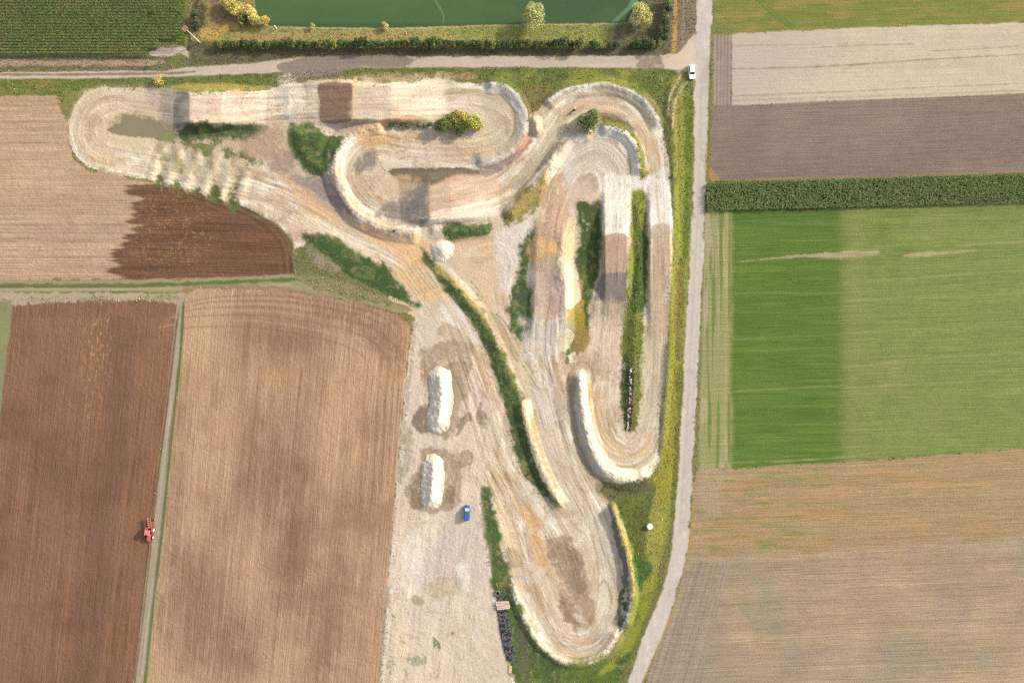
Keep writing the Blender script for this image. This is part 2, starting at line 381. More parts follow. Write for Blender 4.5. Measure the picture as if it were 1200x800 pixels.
# verge beside the road
fill('787,100 800,84 812,86 812,210 808,300 802,400 797,500 792,580 782,640 768,700 748,760 735,800 728,860 640,860 640,790 690,783 720,772 738,740 742,690 722,600 735,572 770,552 776,500 783,420 787,330 789,230 783,150', (160, 162, 76), rag=1.5, soft=1.5, var=.16, sm=False)
SKYK, SUNK, SUNC, EXPO = 0.15, 2.7, (1.0, .93, .80), 1.24
# ------------------------------------------------------------------ the motocross ground
CREAM = (222, 203, 174); PALE = (242, 230, 208); TAN = (198, 168, 130); WET = (152, 130, 108); GREY = (150, 140, 136)
DIRT = '100,106 120,102 175,103 230,108 262,107 300,108 330,101 356,97 375,94 412,93 440,98 480,97 510,92 540,96 570,98 590,101 606,110 616,128 618,146 622,140 632,128 648,112 665,103 690,98 715,98 738,105 758,118 771,138 779,158 784,190 787,230 788,280 787,320 783,370 780,420 776,460 773,490 773,520 768,543 752,560 730,567 708,562 700,575 715,590 724,615 733,645 740,680 739,710 730,738 714,764 692,778 665,778 643,768 622,745 607,713 596,680 585,640 578,610 572,590 566,580 563,590 567,610 573,640 578,680 583,710 590,745 598,775 602,800 604,860 438,860 444,800 455,680 464,570 471,500 480,410 487,372 470,352 440,330 400,310 352,290 346,300 343,285 325,262 290,243 240,227 190,214 150,207 104,198 88,184 81,164 81,146 88,124'
w, m = fill(DIRT, CREAM, rag=1.4, lab=1, var=.07, sm=False)
dirt = np.zeros((NH, NW), f32); dirt[w] = m
W = (slice(0, NH), slice(0, NW))
mix(W, dirt * sst(-.2, .5, NL), TAN, .7)
mix(W, dirt * sst(.05, .6, fbm(GX / 24., GY / 24., 611, 4)), (182, 160, 140), .55)
mix(W, dirt * sst(.12, .6, fbm(GX / 30., GY / 30., 641, 4)), (218, 184, 142), .5)
mix(W, dirt * sst(.0, .55, NL2), (232, 215, 192), .7)
mix(W, dirt * sst(.12, .5, NM2 + .4 * NL2), (188, 158, 128), .45)
mix(W, dirt * sst(.2, .6, -NM2 + .3 * NL), (236, 220, 198), .55)
PARK = sst(0, -30, polysd(pts('487,372 520,360 552,420 570,480 566,566 590,740 602,860 440,860 444,800 458,660 470,510'), W))
mix(W, dirt * PARK * sst(-.1, .5, fbm(GX / 20., GY / 34., 661, 4)), (240, 229, 212), .7)
mix(W, dirt * PARK * sst(.0, .55, fbm(GX / 22., GY / 30., 681, 4)), (196, 182, 168), .7)
mix(W, dirt * sst(.3, .7, NF * .7 + NM * .5), (156, 132, 108), .5)
mix(W, dirt * sst(.35, .8, NG * .6 + NF * .5), (150, 128, 106), .35)
mix(W, dirt * sst(.3, .75, -NG * .6 - NF * .5 + .2 * NM2), (246, 234, 216), .4)
w, m, sd = area(DIRT, 1, 1.4, False)
mix(w, m * sst(-11, -2, sd) * sst(-.15, .35, NM[w] + .3 * NF[w]), (246, 238, 222), .7)
mix(w, m * sst(-6, -1, sd) * sst(.0, .4, -NM[w]), (150, 132, 98), .5)
LANES = [
 ('330,120 250,125 180,118 130,112 100,130 92,158 106,182 140,194 190,200 250,212 310,225 360,245 410,272 450,292 482,312 502,338 520,366 538,400 552,440 566,480 582,530 604,570 628,604 650,640 668,690', dict(hw=24, am=.13, rut=.05, seed=1)),
 ('300,122 350,120 420,118 500,118 560,118 590,130 600,150 590,168 560,178 520,180 470,175 440,170 418,180 408,202 416,226 436,244 466,252 502,244 550,234 590,222 620,192 642,160 665,130 700,116 735,124 758,150 766,180 770,215 773,300 772,400 766,480 756,514 736,530 714,522 702,495 704,440 710,380 716,300 720,230 716,200 700,184 680,194 664,215 654,250 645,300 640,350 634,400 640,440 650,480 662,520 678,560 702,604 716,650 720,700 706,744 676,760 646,740 626,700 608,650 592,600 572,552', dict(hw=22, am=.14, rut=.05, seed=7)),
 ('560,300 590,300 594,350 610,400 636,446', dict(hw=18, am=.08, rut=.03, seed=13)),
 ('480,860 500,700 520,560 540,470', dict(hw=60, am=.06, rut=.02, wd=2.4, ln=50, seed=17)),
]
for q, kw in LANES[:3]: flow(q, tone=True, **kw)
# left hairpin with its puddle
fill('100,106 150,102 185,106 190,150 130,185 100,190 84,160 88,125', (216, 193, 162), rag=3, soft=6, a=.7)
fill('140,136 160,130 176,138 190,142 205,150 195,160 150,158 126,156 128,148', (176, 156, 118), rag=2.5, soft=3, a=.9)
fill('124,152 134,146 141,146 143,136 152,134 160,136 166,140 174,141 186,146 190,151 200,154 210,158 208,163 198,165 188,164 170,161 150,160 134,157', (146, 132, 102), rag=1.6, soft=.9, lab=14, var=.03)
fill('185,160 204,156 212,162 204,168 190,166', (142, 142, 86), rag=1, soft=2, a=.8)
fill('175,108 200,104 212,108 212,146 200,150 188,140 180,128', (176, 160, 146), rag=4, soft=4, a=.8, blot=(NM2, -.25, .3))
fill('100,138 116,134 118,146 106,150', (170, 144, 112), rag=2, soft=3, a=.6)
fill('207,108 220,108 224,116 222,146 205,150 203,136', (160, 147, 136), rag=1.4, soft=1.5, a=.9)  # jump's shaded left slope, greyed in the paint on top of the relief
fill('224,112 300,112 335,112 320,140 296,147 224,146', (226, 202, 174), rag=4, soft=6, a=.7)
fill('330,98 350,98 354,112 350,138 336,140 328,120', (220, 206, 184), rag=7, soft=6, a=.75)
fill('352,100 362,98 360,120 356,142 346,140', (176, 146, 112), rag=3, soft=3, a=.7, blot=(NM, -.3, .3))
fill('375,98 412,98 414,108 413,128 412,142 377,143 375,120', (160, 130, 106), rag=.6, soft=.8)  # brown soil colour that also carries shade of the ramp's left face
fill('413,96 419,92 418,120 414,142 411,140', (230, 196, 138), rag=1, soft=1.2, a=.8)
fill('420,98 462,102 466,140 418,142', (220, 196, 168), rag=5, soft=6, a=.8)
fill('462,100 520,96 515,138 470,138', (240, 220, 188), rag=6, soft=9, a=.9)  # slope facing the sun, its brightness painted in as pale sand
fill('448,140 480,136 500,139 498,143 470,146 448,145', (204, 160, 124), rag=1.5, soft=1.5, a=.8)
fill('410,145 440,142 442,152 410,160 388,156', (206, 176, 146), rag=2, soft=2, a=.8)
fill('425,150 450,142 456,158 430,172 418,168', (226, 190, 146), rag=3, soft=4, a=.8)
fill('425,168 450,158 490,158 488,164 440,168 424,178', (212, 168, 122), rag=2, soft=3, a=.8)
fill('420,182 436,174 444,182 442,196 426,202 416,196', (150, 134, 120), rag=3, soft=3, a=.95, blot=(NM2, -.5, .1))
fill('442,190 460,178 490,172 540,182 556,192 540,197 500,195 460,194', (226, 206, 184), rag=2, soft=3, a=.8)
fill('462,176 478,176 480,186 468,188', (150, 134, 110), rag=3, soft=2, a=.6, blot=(NF, -.2, .2))
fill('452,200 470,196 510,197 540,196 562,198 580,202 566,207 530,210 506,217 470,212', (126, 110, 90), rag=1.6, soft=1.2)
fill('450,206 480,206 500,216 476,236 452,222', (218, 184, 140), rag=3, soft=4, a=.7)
fill('452,240 480,222 502,216 503,260 470,262 440,254', (162, 146, 132), rag=3, soft=4, a=1)  # left face of the jump: shade painted as grey, next line too
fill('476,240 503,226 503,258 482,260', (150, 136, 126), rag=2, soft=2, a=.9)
fill('504,222 530,208 566,204 584,212 580,240 506,256', (214, 180, 150), rag=2, soft=3, a=.8)
fill('508,252 560,236 582,232 580,258 540,262 505,264', (246, 226, 198), rag=3, soft=5, a=.85)
fill('560,112 592,112 610,130 610,160 590,178 572,160 566,130', (206, 188, 162), rag=4, soft=5, a=.7)
fill('500,168 560,160 580,170 560,188 520,186', (212, 186, 152), rag=4, soft=6, a=.6)
fill('566,98 590,99 606,110 614,128 618,150 612,170 606,170 608,140 598,118 580,106 568,108', (210, 202, 194), rag=1.5, soft=1.5, a=.9)  # inner side of the bend: cream greyed to paint its shade
fill('575,104 592,106 600,118 588,116', (150, 142, 126), rag=2, soft=2, a=.5, blot=(NM, -.2, .3))
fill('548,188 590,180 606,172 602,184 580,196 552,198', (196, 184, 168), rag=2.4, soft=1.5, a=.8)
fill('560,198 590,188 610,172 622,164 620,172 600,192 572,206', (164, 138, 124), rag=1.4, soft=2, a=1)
fill('605,172 614,156 622,160 618,174', (200, 150, 116), rag=1.5, soft=1.5, a=.8)
fill('622,136 632,130 638,138 636,154 628,162 620,156 622,146', (212, 178, 146), rag=1.2, soft=1.5, a=.9)
# rollers
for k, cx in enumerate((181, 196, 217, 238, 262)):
    fill('%d,%d %d,%d %d,%d %d,%d' % (cx - 7, 172 + k * 3, cx + 7, 172 + k * 3, cx + 9, 210 + k * 6, cx - 3, 206 + k * 6), (232, 212, 178), rag=2, soft=3, a=.8)  # sunlit roller sides painted lighter
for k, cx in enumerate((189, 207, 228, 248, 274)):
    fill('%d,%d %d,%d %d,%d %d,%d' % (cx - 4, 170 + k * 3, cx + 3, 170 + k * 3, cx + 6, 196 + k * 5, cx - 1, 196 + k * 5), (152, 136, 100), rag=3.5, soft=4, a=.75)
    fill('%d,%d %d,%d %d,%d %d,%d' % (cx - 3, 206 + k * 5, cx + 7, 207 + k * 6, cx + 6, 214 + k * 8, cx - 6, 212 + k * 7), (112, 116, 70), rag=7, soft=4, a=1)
fill('284,246 300,250 318,262 336,280 338,296 344,300 340,280 322,262', (122, 112, 74), rag=2, soft=2, a=.8)
# greenish patches of the infield (plants come on top)
DK = (82, 98, 60)
GREEN = []
def green(s, c=DK, rag=1.8, soft=1.5, a=1., var=.14, keep=True, lab=0):
    w, m = fill(s, c, rag=rag * 1.9, soft=max(soft, 3.2), a=a, var=var, lab=lab)
    mix(w, m * sst(.0, .5, NM2[w] + .3 * NF[w]), (112, 126, 68), .75)
    mix(w, m * sst(.15, .6, fbm(GX[w] / 6, GY[w] / 6, 701, 3)), (146, 148, 82), .6)
    mix(w, m * sst(.3, .65, fbm(GX[w] / 9, GY[w] / 9, 731, 3)), (158, 140, 106), .6)
    mix(w, m * sst(.25, .7, NG[w] * .6 + NF[w] * .6), (58, 82, 46), .3)
    if keep: GREEN.append((s, w, m))
    return w, m
green('338,150 352,146 366,148 374,152 382,157 394,160 402,160 399,172 392,190 384,196 377,207 364,205 350,192 342,178', (82, 102, 60))
green('208,152 222,146 240,144 258,146 284,146 306,148 312,152 302,160 286,165 262,165 230,168 212,164', (92, 104, 68), rag=2.4)
green('205,165 240,166 262,164 250,178 226,176 208,170', (112, 116, 66), rag=3, soft=2.5, a=.8)
green('258,172 280,176 300,184 308,192 290,192 268,184', (96, 116, 64), rag=3, soft=2, a=.9)
fill('290,160 320,152 326,165 316,184 296,186 280,172', (176, 150, 118), rag=4, soft=5, a=.7)
fill('318,180 340,176 346,196 330,206 316,194', (166, 144, 126), rag=3, soft=4, a=.9)
fill('340,205 362,206 386,206 394,208 410,240 424,258 408,256 384,244 362,228 344,214', (160, 144, 132), rag=2, soft=3, a=1)  # grey paint for the shadow side behind the curved bank
fill('300,150 330,148 336,176 316,196 300,180', (178, 152, 122), rag=3, soft=6, a=.5)
fill('330,205 360,226 400,248 440,272 480,292 470,300 430,282 390,262 350,240', (216, 180, 140), rag=3, soft=6, a=.8)
fill('400,252 440,266 490,276 505,290 490,312 466,300 436,284', (224, 180, 128), rag=3, soft=5, a=.6)
fill('340,262 400,286 450,305 478,330 500,345 484,320 450,290 380,258', (236, 216, 188), rag=3, soft=6, a=.6)
fill('462,312 482,302 502,320 520,345 500,352 478,336', (230, 194, 144), rag=2, soft=3, a=.8)
for k in range(7):
    stroke('%g,%g %g,%g' % (466 + k * 4, 318 - k * 2.2, 488 + k * 4.2, 346 - k * 1.5), .45, (120, 98, 78), a=.5, rag=.3)
green('354,272 374,276 398,284 420,296 444,308 458,316 462,328 472,340 490,355 484,358 470,355 452,346 430,336 408,326 390,310 372,296 358,284', (78, 99, 57))
fill('346,292 362,288 385,304 410,325 440,340 470,354 482,359 440,354 400,345 352,331 346,322', (128, 124, 78), rag=2, soft=2, var=.12, lab=0)
fill('358,290 372,298 392,308 402,314 388,318 370,308', (168, 152, 128), rag=2, soft=3, a=.7)
fill('352,322 400,330 460,352 440,352 398,343 352,333', (166, 150, 110), rag=2, soft=2, a=.6)
fill('456,347 470,352 484,362 486,372 474,364 460,354', (226, 200, 158), rag=1, soft=1.2, a=.9)
fill('462,354 478,360 482,364 470,362', (140, 112, 84), rag=1, soft=1.2, a=.8)
# bank between the lanes
green('494,290 506,300 516,314 528,326 545,346 560,364 575,386 588,408 597,428 606,450 612,462 613,480 618,500 624,525 634,552 646,575 660,594 650,594 634,580 620,562 606,540 598,512 594,485 586,455 574,425 564,400 548,372 530,348 512,326 498,306', (80, 98, 58), rag=1.4)
fill('510,310 526,318 548,342 566,364 576,382 570,384 552,360 530,334 512,320', (206, 176, 104), rag=2.5, soft=1.5, a=.9, blot=(NM, -.4, .2))
fill('545,318 566,340 574,372 580,384 572,380 556,352', (150, 134, 82), rag=3, soft=1.5, a=.8, blot=(NF, -.1, .3))
fill('574,388 592,420 606,450 614,462 610,474 600,450 586,418', (130, 126, 60), rag=2.4, soft=2, a=.75)
green('521,264 540,262 560,262 574,260 576,268 568,276 545,280 534,284 523,282', (80, 104, 60), rag=1.4)
fill('528,282 546,279 574,277 576,284 540,288', (196, 156, 110), rag=1.5, soft=1.5, a=.8)
fill('524,286 576,282 590,300 580,340 574,366 552,336 534,310', (222, 190, 154), rag=3, soft=3, a=.8)
fill('588,262 606,256 624,262 616,290 606,320 600,340 590,336 588,300', (226, 212, 200), rag=2, soft=3, a=.85)
fill('580,275 596,268 606,280 602,320 592,345 584,330', (224, 206, 190), rag=2, soft=3, a=.8)
fill('572,366 584,372 596,392 608,420 604,424 590,400 576,382', (180, 160, 124), rag=1, soft=1.2, a=.8)
stroke('582,368 592,378 600,392 606,404', .8, (130, 112, 92), a=.7)
green('610,288 618,280 632,260 637,262 636,280 632,296 622,312 618,330 629,350 624,378 616,400 604,398 598,380 596,356 602,340 606,316', (84, 100, 66), rag=2.2)
fill('622,296 636,290 636,330 630,340 618,332', (178, 160, 150), rag=2.5, soft=2.5, a=.85)
# ochre plant bank under the first hairpin
green('588,250 600,240 612,226 626,214 634,204 644,192 650,196 642,214 634,232 618,250 604,262 592,264', (178, 150, 92), rag=2, soft=1.5)
fill('592,252 600,262 620,250 636,230 634,240 616,256 600,266 590,262', (110, 114, 58), rag=2, soft=1.5, a=.7)
fill('640,200 650,198 650,224 640,240 632,244 634,226', (222, 176, 120), rag=1.5, soft=2, a=.8)
fill('600,214 630,186 660,164 672,158 668,166 640,190 612,216', (184, 166, 140), rag=2, soft=2, a=.8)  # shade left of the crest painted grey brown, here and one line below
fill('600,215 622,196 648,170 664,160 660,170 630,200 606,222', (150, 132, 108), rag=2, soft=2, a=.5)
fill('595,210 630,178 656,148 664,152 640,180 606,216', (206, 190, 160), rag=2, soft=3, a=.6)
# second hairpin
fill('640,118 662,104 690,98 716,98 740,106 760,120 772,140 776,152 770,150 760,134 742,118 716,108 690,106 664,112', (224, 215, 202), rag=1.6, soft=1.5, a=.85)
fill('694,102 720,102 744,112 762,132 768,150 756,140 736,122 712,112', (158, 146, 116), rag=3, soft=3, a=.75)
fill('650,132 680,118 714,118 740,132 758,156 766,180 752,168 736,146 712,132 680,130', (214, 182, 148), rag=3, soft=4, a=.7)
green('706,136 720,139 736,147 746,160 752,176 757,196 757,208 750,210 748,196 742,176 732,162 718,152 706,147', (146, 146, 62), rag=1.2)
fill('704,133 722,135 738,146 742,156 730,148 706,140', (134, 122, 88), rag=1, soft=1.2, a=.8)
fill('700,150 716,148 732,154 744,168 748,186 749,208 741,208 738,190 730,176 716,164 700,158', (238, 229, 212), rag=1.6, soft=1, a=.95)
fill('655,176 672,162 694,158 712,166 728,184 734,206 720,222 680,214 656,222 650,200', (220, 208, 192), rag=3, soft=4, a=.85)
fill('676,174 700,166 722,184 726,204 700,196 680,198', (200, 182, 158), rag=4, soft=4, a=.6)
fill('644,190 660,170 668,172 660,196 648,222 640,210', (246, 228, 198), rag=2, soft=3, a=.85)  # sunlit inner face of the bank, lightened by paint
fill('678,208 694,204 704,212 704,224 690,228 678,218', (180, 156, 126), rag=2.5, soft=2, a=.85)
fill('664,214 690,214 700,228 696,240 680,236 666,224', (216, 194, 176), rag=3, soft=3, a=.7)
fill('704,206 738,206 740,210 752,212 770,200 783,198 786,235 788,268 762,270 756,226 740,222 737,240 737,276 707,275 704,240', (243, 232, 216), rag=1.5, soft=2, a=.9)  # north faces of the jumps painted whiter, as the sun strikes them
stroke('722.5,250 722.5,276', .6, (200, 184, 158), a=.8, rag=.3)
stroke('769,214 771,240 774,270', 1.2, (200, 178, 152), a=.6)
fill('706,278 737,278 736,319 708,319', (188, 160, 136), rag=.6, soft=.9)
fill('705,320 735,319 733,354 696,353 697,340', (158, 142, 130), rag=1.0, soft=.9, sm=False)  # south face of the jump: shade added as grey paint
fill('697,353 732,354 731,378 690,380 690,366', (182, 160, 138), rag=2, soft=2, a=.8)
fill('706,360 714,358 716,384 708,388', (150, 138, 104), rag=2, soft=2, a=.6)
fill('690,376 731,376 729,430 690,440 676,430 684,400', (222, 198, 172), rag=3, soft=4, a=.6)
fill('696,410 716,416 718,440 704,446 694,430', (176, 158, 122), rag=4, soft=4, a=.6)
fill('762,268 788,270 787,330 783,380 780,420 757,430 758,380 762,320', (198, 172, 142), rag=1.6, soft=2.5, a=.9)
fill('757,400 780,400 775,470 762,500 748,500 754,460', (212, 192, 166), rag=3, soft=4, a=.7)
green('677,240 690,236 703,234 705,262 705,300 702,320 696,340 692,360 688,384 684,404 678,416 668,414 664,396 666,382 676,372 682,352 680,330 676,308 678,280', (86, 102, 58), rag=1.6)
fill('666,364 682,350 684,376 678,400 668,396 665,380', (178, 154, 60), rag=1.6, soft=1.8, a=.85)
fill('668,394 684,384 690,400 680,416 668,414', (166, 134, 84), rag=2, soft=2, a=.8)
fill('682,252 690,248 692,268 684,272', (196, 190, 176), rag=2, soft=1.5, a=.6, blot=(NF, .1, .3))
green('740,230 746,226 752,225 757,232 757,260 760,290 758,320 756,360 754,400 752,440 750,470 748,490 742,504 734,506 730,494 728,470 729,430 730,390 733,350 736,310 738,270', (138, 142, 62), rag=1.2)
fill('750,270 760,282 757,320 755,360 740,366 742,330 748,300', (76, 104, 54), rag=1.6, soft=2, a=.85)
fill('732,380 752,380 750,420 730,424', (104, 116, 52), rag=2, soft=3, a=.8)
fill('728,424 740,424 736,500 730,498', (58, 76, 52), rag=1.4, soft=1.6, a=.8)
fill('740,424 751,424 748,490 740,500', (112, 118, 58), rag=1.6, soft=1.6, a=.8)
fill('734,462 744,462 742,500 736,504', (150, 106, 76), rag=1.4, soft=1.5, a=.5)
# straight beside it
fill('634,244 650,206 662,206 658,234 662,240 664,252 658,300 642,308 622,306 626,276', (208, 172, 138), rag=1.6, soft=2, a=.9)
fill('640,214 652,214 656,252 648,286 638,276', (186, 156, 134), rag=2, soft=3, a=.55)
fill('622,284 656,284 654,300 636,302 621,304', (230, 184, 128), rag=3, soft=5, a=.75)
fill('632,302 660,302 662,350 658,372 624,372 626,330', (200, 172, 148), rag=2, soft=2, a=.9)
fill('640,330 660,322 660,362 646,366', (168, 146, 140), rag=4, soft=4, a=.6)
fill('614,380 630,376 646,380 660,374 658,400 644,424 628,412 612,424', (220, 208, 194), rag=8, soft=8, a=.75)
for xx, ln in ((622, 30), (628, 44), (640, 38), (646, 26), (651, 40), (656, 24)):
    stroke('%g,378 %g,%g' % (xx, xx - 1, 378 + ln), .7, (150, 140, 130), a=.55, rag=.6)
fill('614,404 628,418 632,444 622,436 612,416', (160, 148, 136), rag=3, soft=2, a=.6, blot=(NF, -.2, .2))
fill('652,306 661,300 666,310 676,318 680,340 679,352 670,360 662,358 662,330', (244, 226, 190), rag=1, soft=1, a=.95)  # bright lens: sunlight on the side slope painted into the sand colour
fill('664,260 672,250 676,270 672,296 664,302 660,290', (218, 198, 146), rag=2.4, soft=2, a=.7)
fill('662,388 670,388 672,396 666,410 662,412', (240, 226, 190), rag=1, soft=1.2, a=.9)
fill('664,418 674,412 676,424 664,426', (236, 222, 196), rag=1, soft=1.4, a=.85)
fill('663,418 666,418 667,426 662,426', (96, 116, 58), rag=.6, soft=.8, a=.9)
fill('664,410 668,409 668,415 663,416', (90, 108, 60), rag=.6, soft=.8, a=.9)
fill('628,440 650,436 652,470 646,500 632,490', (224, 206, 190), rag=3, soft=5, a=.8)
stroke('648,440 652,470 660,510 672,550', 2, (190, 168, 144), a=.6, rag=1.5)
fill('626,500 650,500 668,540 684,580 668,590 648,550', (214, 196, 172), rag=3, soft=6, a=.7)
fill('672,418 690,414 698,440 692,470 688,470 684,440 676,432', (190, 162, 124), rag=1.2, soft=2, a=.7)
stroke('664,448 668,436 676,426 684,424 692,430 697,446', 1.3, (160, 136, 104), a=.6, rag=.6)
fill('674,434 681,434 683,470 690,510 700,538 714,552 708,560 690,546 678,512 674,470', (196, 188, 180), rag=2.4, soft=1.2, a=.8, blot=(NF + .4 * NM, -.35, .15))  # shaded outer side of the bank, painted grey
fill('680,434 687,436 690,470 698,508 712,540 730,548 756,546 770,530 772,542 756,560 732,566 708,554 692,528 684,492 681,460', (246, 232, 200), rag=1, soft=1.2, a=.95)  # inner side of the bank, painted brighter for the sun on it
fill('688,440 692,448 694,480 690,478', (206, 164, 96), rag=1.2, soft=1.5, a=.8)
fill('696,470 712,500 728,522 750,524 764,500 770,508 758,536 730,542 708,526', (212, 184, 144), rag=2.4, soft=3, a=.7)
for off in (0, 6, 12, 18):
    stroke('%g,480 %g,505 %g,%g 738,%g %g,%g %g,500' % (698 + off, 706 + off * .8, 720 + off * .5, 524 - off, 532 - off, 754 - off * .3, 524 - off, 768 - off), .6, (164, 138, 106), a=.4, rag=.8)
fill('668,430 675,432 674,470 680,514 694,548 708,562 700,566 684,546 672,512 667,470', (150, 138, 112), rag=1.2, soft=2, a=.75)  # painted shadow that the bank casts on the ground to its left
# left lane and its bright crest
fill('612,470 618,472 622,490 628,520 640,556 652,578 664,594 658,594 642,572 628,544 619,512 613,490', (244, 222, 176), rag=1.2, soft=1, a=.95)  # sandy crest, with sunlight on its right side painted in
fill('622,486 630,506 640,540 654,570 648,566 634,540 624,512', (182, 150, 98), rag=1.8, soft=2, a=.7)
# parking ground
fill('487,372 500,360 520,360 536,380 552,420 570,470 582,520 566,566 572,640 590,740 602,860 440,860 444,800 458,660 470,510 482,400', (220, 200, 178), rag=2, soft=5, a=.8)
fill('514,356 524,360 536,380 550,404 546,408 530,384 518,368', (232, 218, 202), rag=1.2, soft=1.5, a=.9)
fill('530,355 542,366 553,384 558,400 552,400 542,380', (228, 212, 198), rag=1, soft=1.2, a=.85)
fill('520,378 534,384 552,402 548,410 526,402 512,394', (184, 160, 128), rag=2, soft=2, a=.75)
fill('490,412 506,404 520,398 550,404 556,424 548,440 546,460 540,478 536,500 530,512 500,508 486,500 486,484 500,472 502,456 496,440', (168, 145, 119), rag=3, soft=2, a=.85)
fill('512,424 528,417 530,424 520,428', (206, 182, 152), rag=1, soft=1.2, a=.9)
fill('538,450 546,452 544,476 536,486 530,500', (188, 164, 136), rag=3, soft=2, a=.5)
fill('538,494 548,484 552,488 544,500 534,512', (156, 134, 112), rag=2, soft=1.4, a=.85)
fill('557,488 563,470 566,480 571,490 568,502 560,496', (156, 134, 112), rag=1.2, soft=1.3, a=.85)
fill('485,484 500,480 502,504 488,504', (136, 118, 102), rag=1.6, soft=2, a=.7)
fill('496,528 512,524 528,528 540,548 538,572 542,588 526,596 500,600 482,592 477,570 488,560', (170, 147, 121), rag=3, soft=2, a=.85)
fill('480,560 494,556 496,590 486,594', (140, 120, 100), rag=1.6, soft=2.2, a=.7)
fill('524,570 532,570 532,586 525,588 521,580', (140, 122, 98), rag=1.2, soft=1.5, a=.75)
fill('536,532 550,528 556,538 550,546 538,546', (166, 144, 120), rag=1.4, soft=1.6, a=.8)
stroke('487,380 478,460 471,520 468,566', 2, (176, 164, 140), a=.7, rag=2.6)
fill('474,508 482,506 484,540 474,560 468,556', (164, 152, 132), rag=3, soft=2.5, a=.6)
fill('500,640 540,612 580,640 560,690 510,700 480,670', (206, 190, 176), rag=4, soft=8, a=.7)
fill('476,634 490,628 492,660 484,700 474,690', (238, 224, 204), rag=3, soft=3, a=.7)
fill('536,664 546,662 552,690 544,692', (236, 224, 208), rag=2, soft=2, a=.7)
fill('500,686 520,676 534,676 540,692 520,700 506,698', (196, 172, 136), rag=2.4, soft=2.5, a=.7)
fill('482,700 492,698 496,706 486,710', (150, 130, 112), rag=2, soft=1.5, a=.6)
fill('460,720 476,716 484,760 470,800 460,860 446,860 448,800', (228, 206, 172), rag=3, soft=4, a=.6)
stroke('455,690 450,730 446,790 442,860', 2.4, (160, 154, 132), a=.75, rag=3)
for cx, cy, rx, ry, aa in ((460, 726, 3, 7, .8), (511, 753, 4, 9, .9), (531, 742, 5, 4, .7), (456, 706, 2.5, 10, .4), (488, 772, 13, 9, .5), (472, 752, 4, 4, .4), (458, 780, 6, 12, .5), (555, 760, 4, 4, .3), (474, 790, 4, 9, .4), (512, 790, 4, 6, .4), (523, 694, 3, 3, .5), (500, 612, 8, 2.5, .35)):
    q = np.array([(cx + rx * math.cos(t) + .35 * ry * math.sin(t) * (1 if cx == 511 else 0), cy + ry * math.sin(t)) for t in np.linspace(0, 6.28, 10)[:-1]], f32)
    fill(q, (112, 122, 74), rag=1.6, soft=1.2, a=aa, blot=(NF + .5 * NM, -.25, .2))
# bottom loop
fill('578,590 596,600 612,640 600,690 622,742 640,764 618,740 600,700 588,650', (240, 210, 168), rag=3, soft=6, a=.7)
fill('580,562 592,556 600,575 612,596 604,600 590,590', (200, 172, 134), rag=3, soft=3, a=.7)
fill('612,596 622,600 634,640 636,664 628,660 620,630', (224, 186, 124), rag=4, soft=5, a=.8)
fill('616,588 626,596 640,640 650,680 640,676 630,640', (206, 160, 112), rag=3, soft=4, a=.6)
fill('640,636 656,628 672,634 680,650 686,680 690,700 702,712 690,736 680,736 660,716 654,680 644,656', (168, 142, 114), rag=3, soft=3, a=.85)
fill('648,642 668,638 682,660 684,690 672,690 656,670', (150, 132, 106), rag=3, soft=4, a=.7)
fill('655,712 664,706 672,722 688,734 684,738 670,732', (150, 126, 102), rag=2.4, soft=1.6, a=.8)
fill('660,700 676,704 690,730 676,728', (222, 206, 184), rag=3, soft=1.6, a=.7, blot=(NM, -.2, .2))
fill('690,600 708,610 720,650 724,700 718,724 708,690 700,640', (218, 204, 182), rag=3, soft=5, a=.75)
stroke('696,606 706,640 718,670 724,700 722,724', 1.6, (178, 160, 134), a=.6, rag=1.4)
fill('700,690 712,696 716,720 708,744 700,730', (232, 216, 192), rag=2, soft=3, a=.7)
stroke('702,686 708,680 714,690 717,706', 1.2, (176, 152, 108), a=.7, rag=.8)
fill('600,700 612,716 628,744 646,764 668,772 694,772 716,752 728,730 728,740 714,766 692,779 664,779 642,768 622,745 606,714', (244, 222, 180), rag=1.6, soft=1.6, a=.85)  # inner side of the lowest bend painted pale for the light on it
for off in range(0, 26, 4):
    stroke('%g,700 %g,735 %g,%g 684,%g %g,%g %g,720' % (618 + off, 634 + off * .8, 656 + off * .4, 762 - off, 764 - off, 706 - off * .4, 746 - off * .7, 722 - off * .6), .5, (176, 148, 116), a=.38, rag=.8)
fill('644,580 660,596 676,600 668,606 650,600', (186, 162, 132), rag=2, soft=3, a=.7)
# green bank on the left of the bottom loop
green('566,575 572,572 577,584 582,610 588,640 596,668 602,690 612,716 624,746 642,766 660,780 690,784 716,770 736,744 744,700 770,700 730,800 720,860 606,860 603,800 594,768 584,720 576,680 570,630 566,600', (86, 106, 60), rag=1.6)
fill('604,720 618,740 622,800 612,800 606,760', (112, 106, 80), rag=3, soft=4, a=.7)
fill('600,640 612,660 600,664 588,650', (140, 120, 92), rag=2.4, soft=2, a=.5)
stroke('630,768 634,800', .8, (130, 128, 96), a=.5)
fill('660,784 716,772 720,860 660,860', (104, 122, 56), rag=3, soft=6, a=.8)
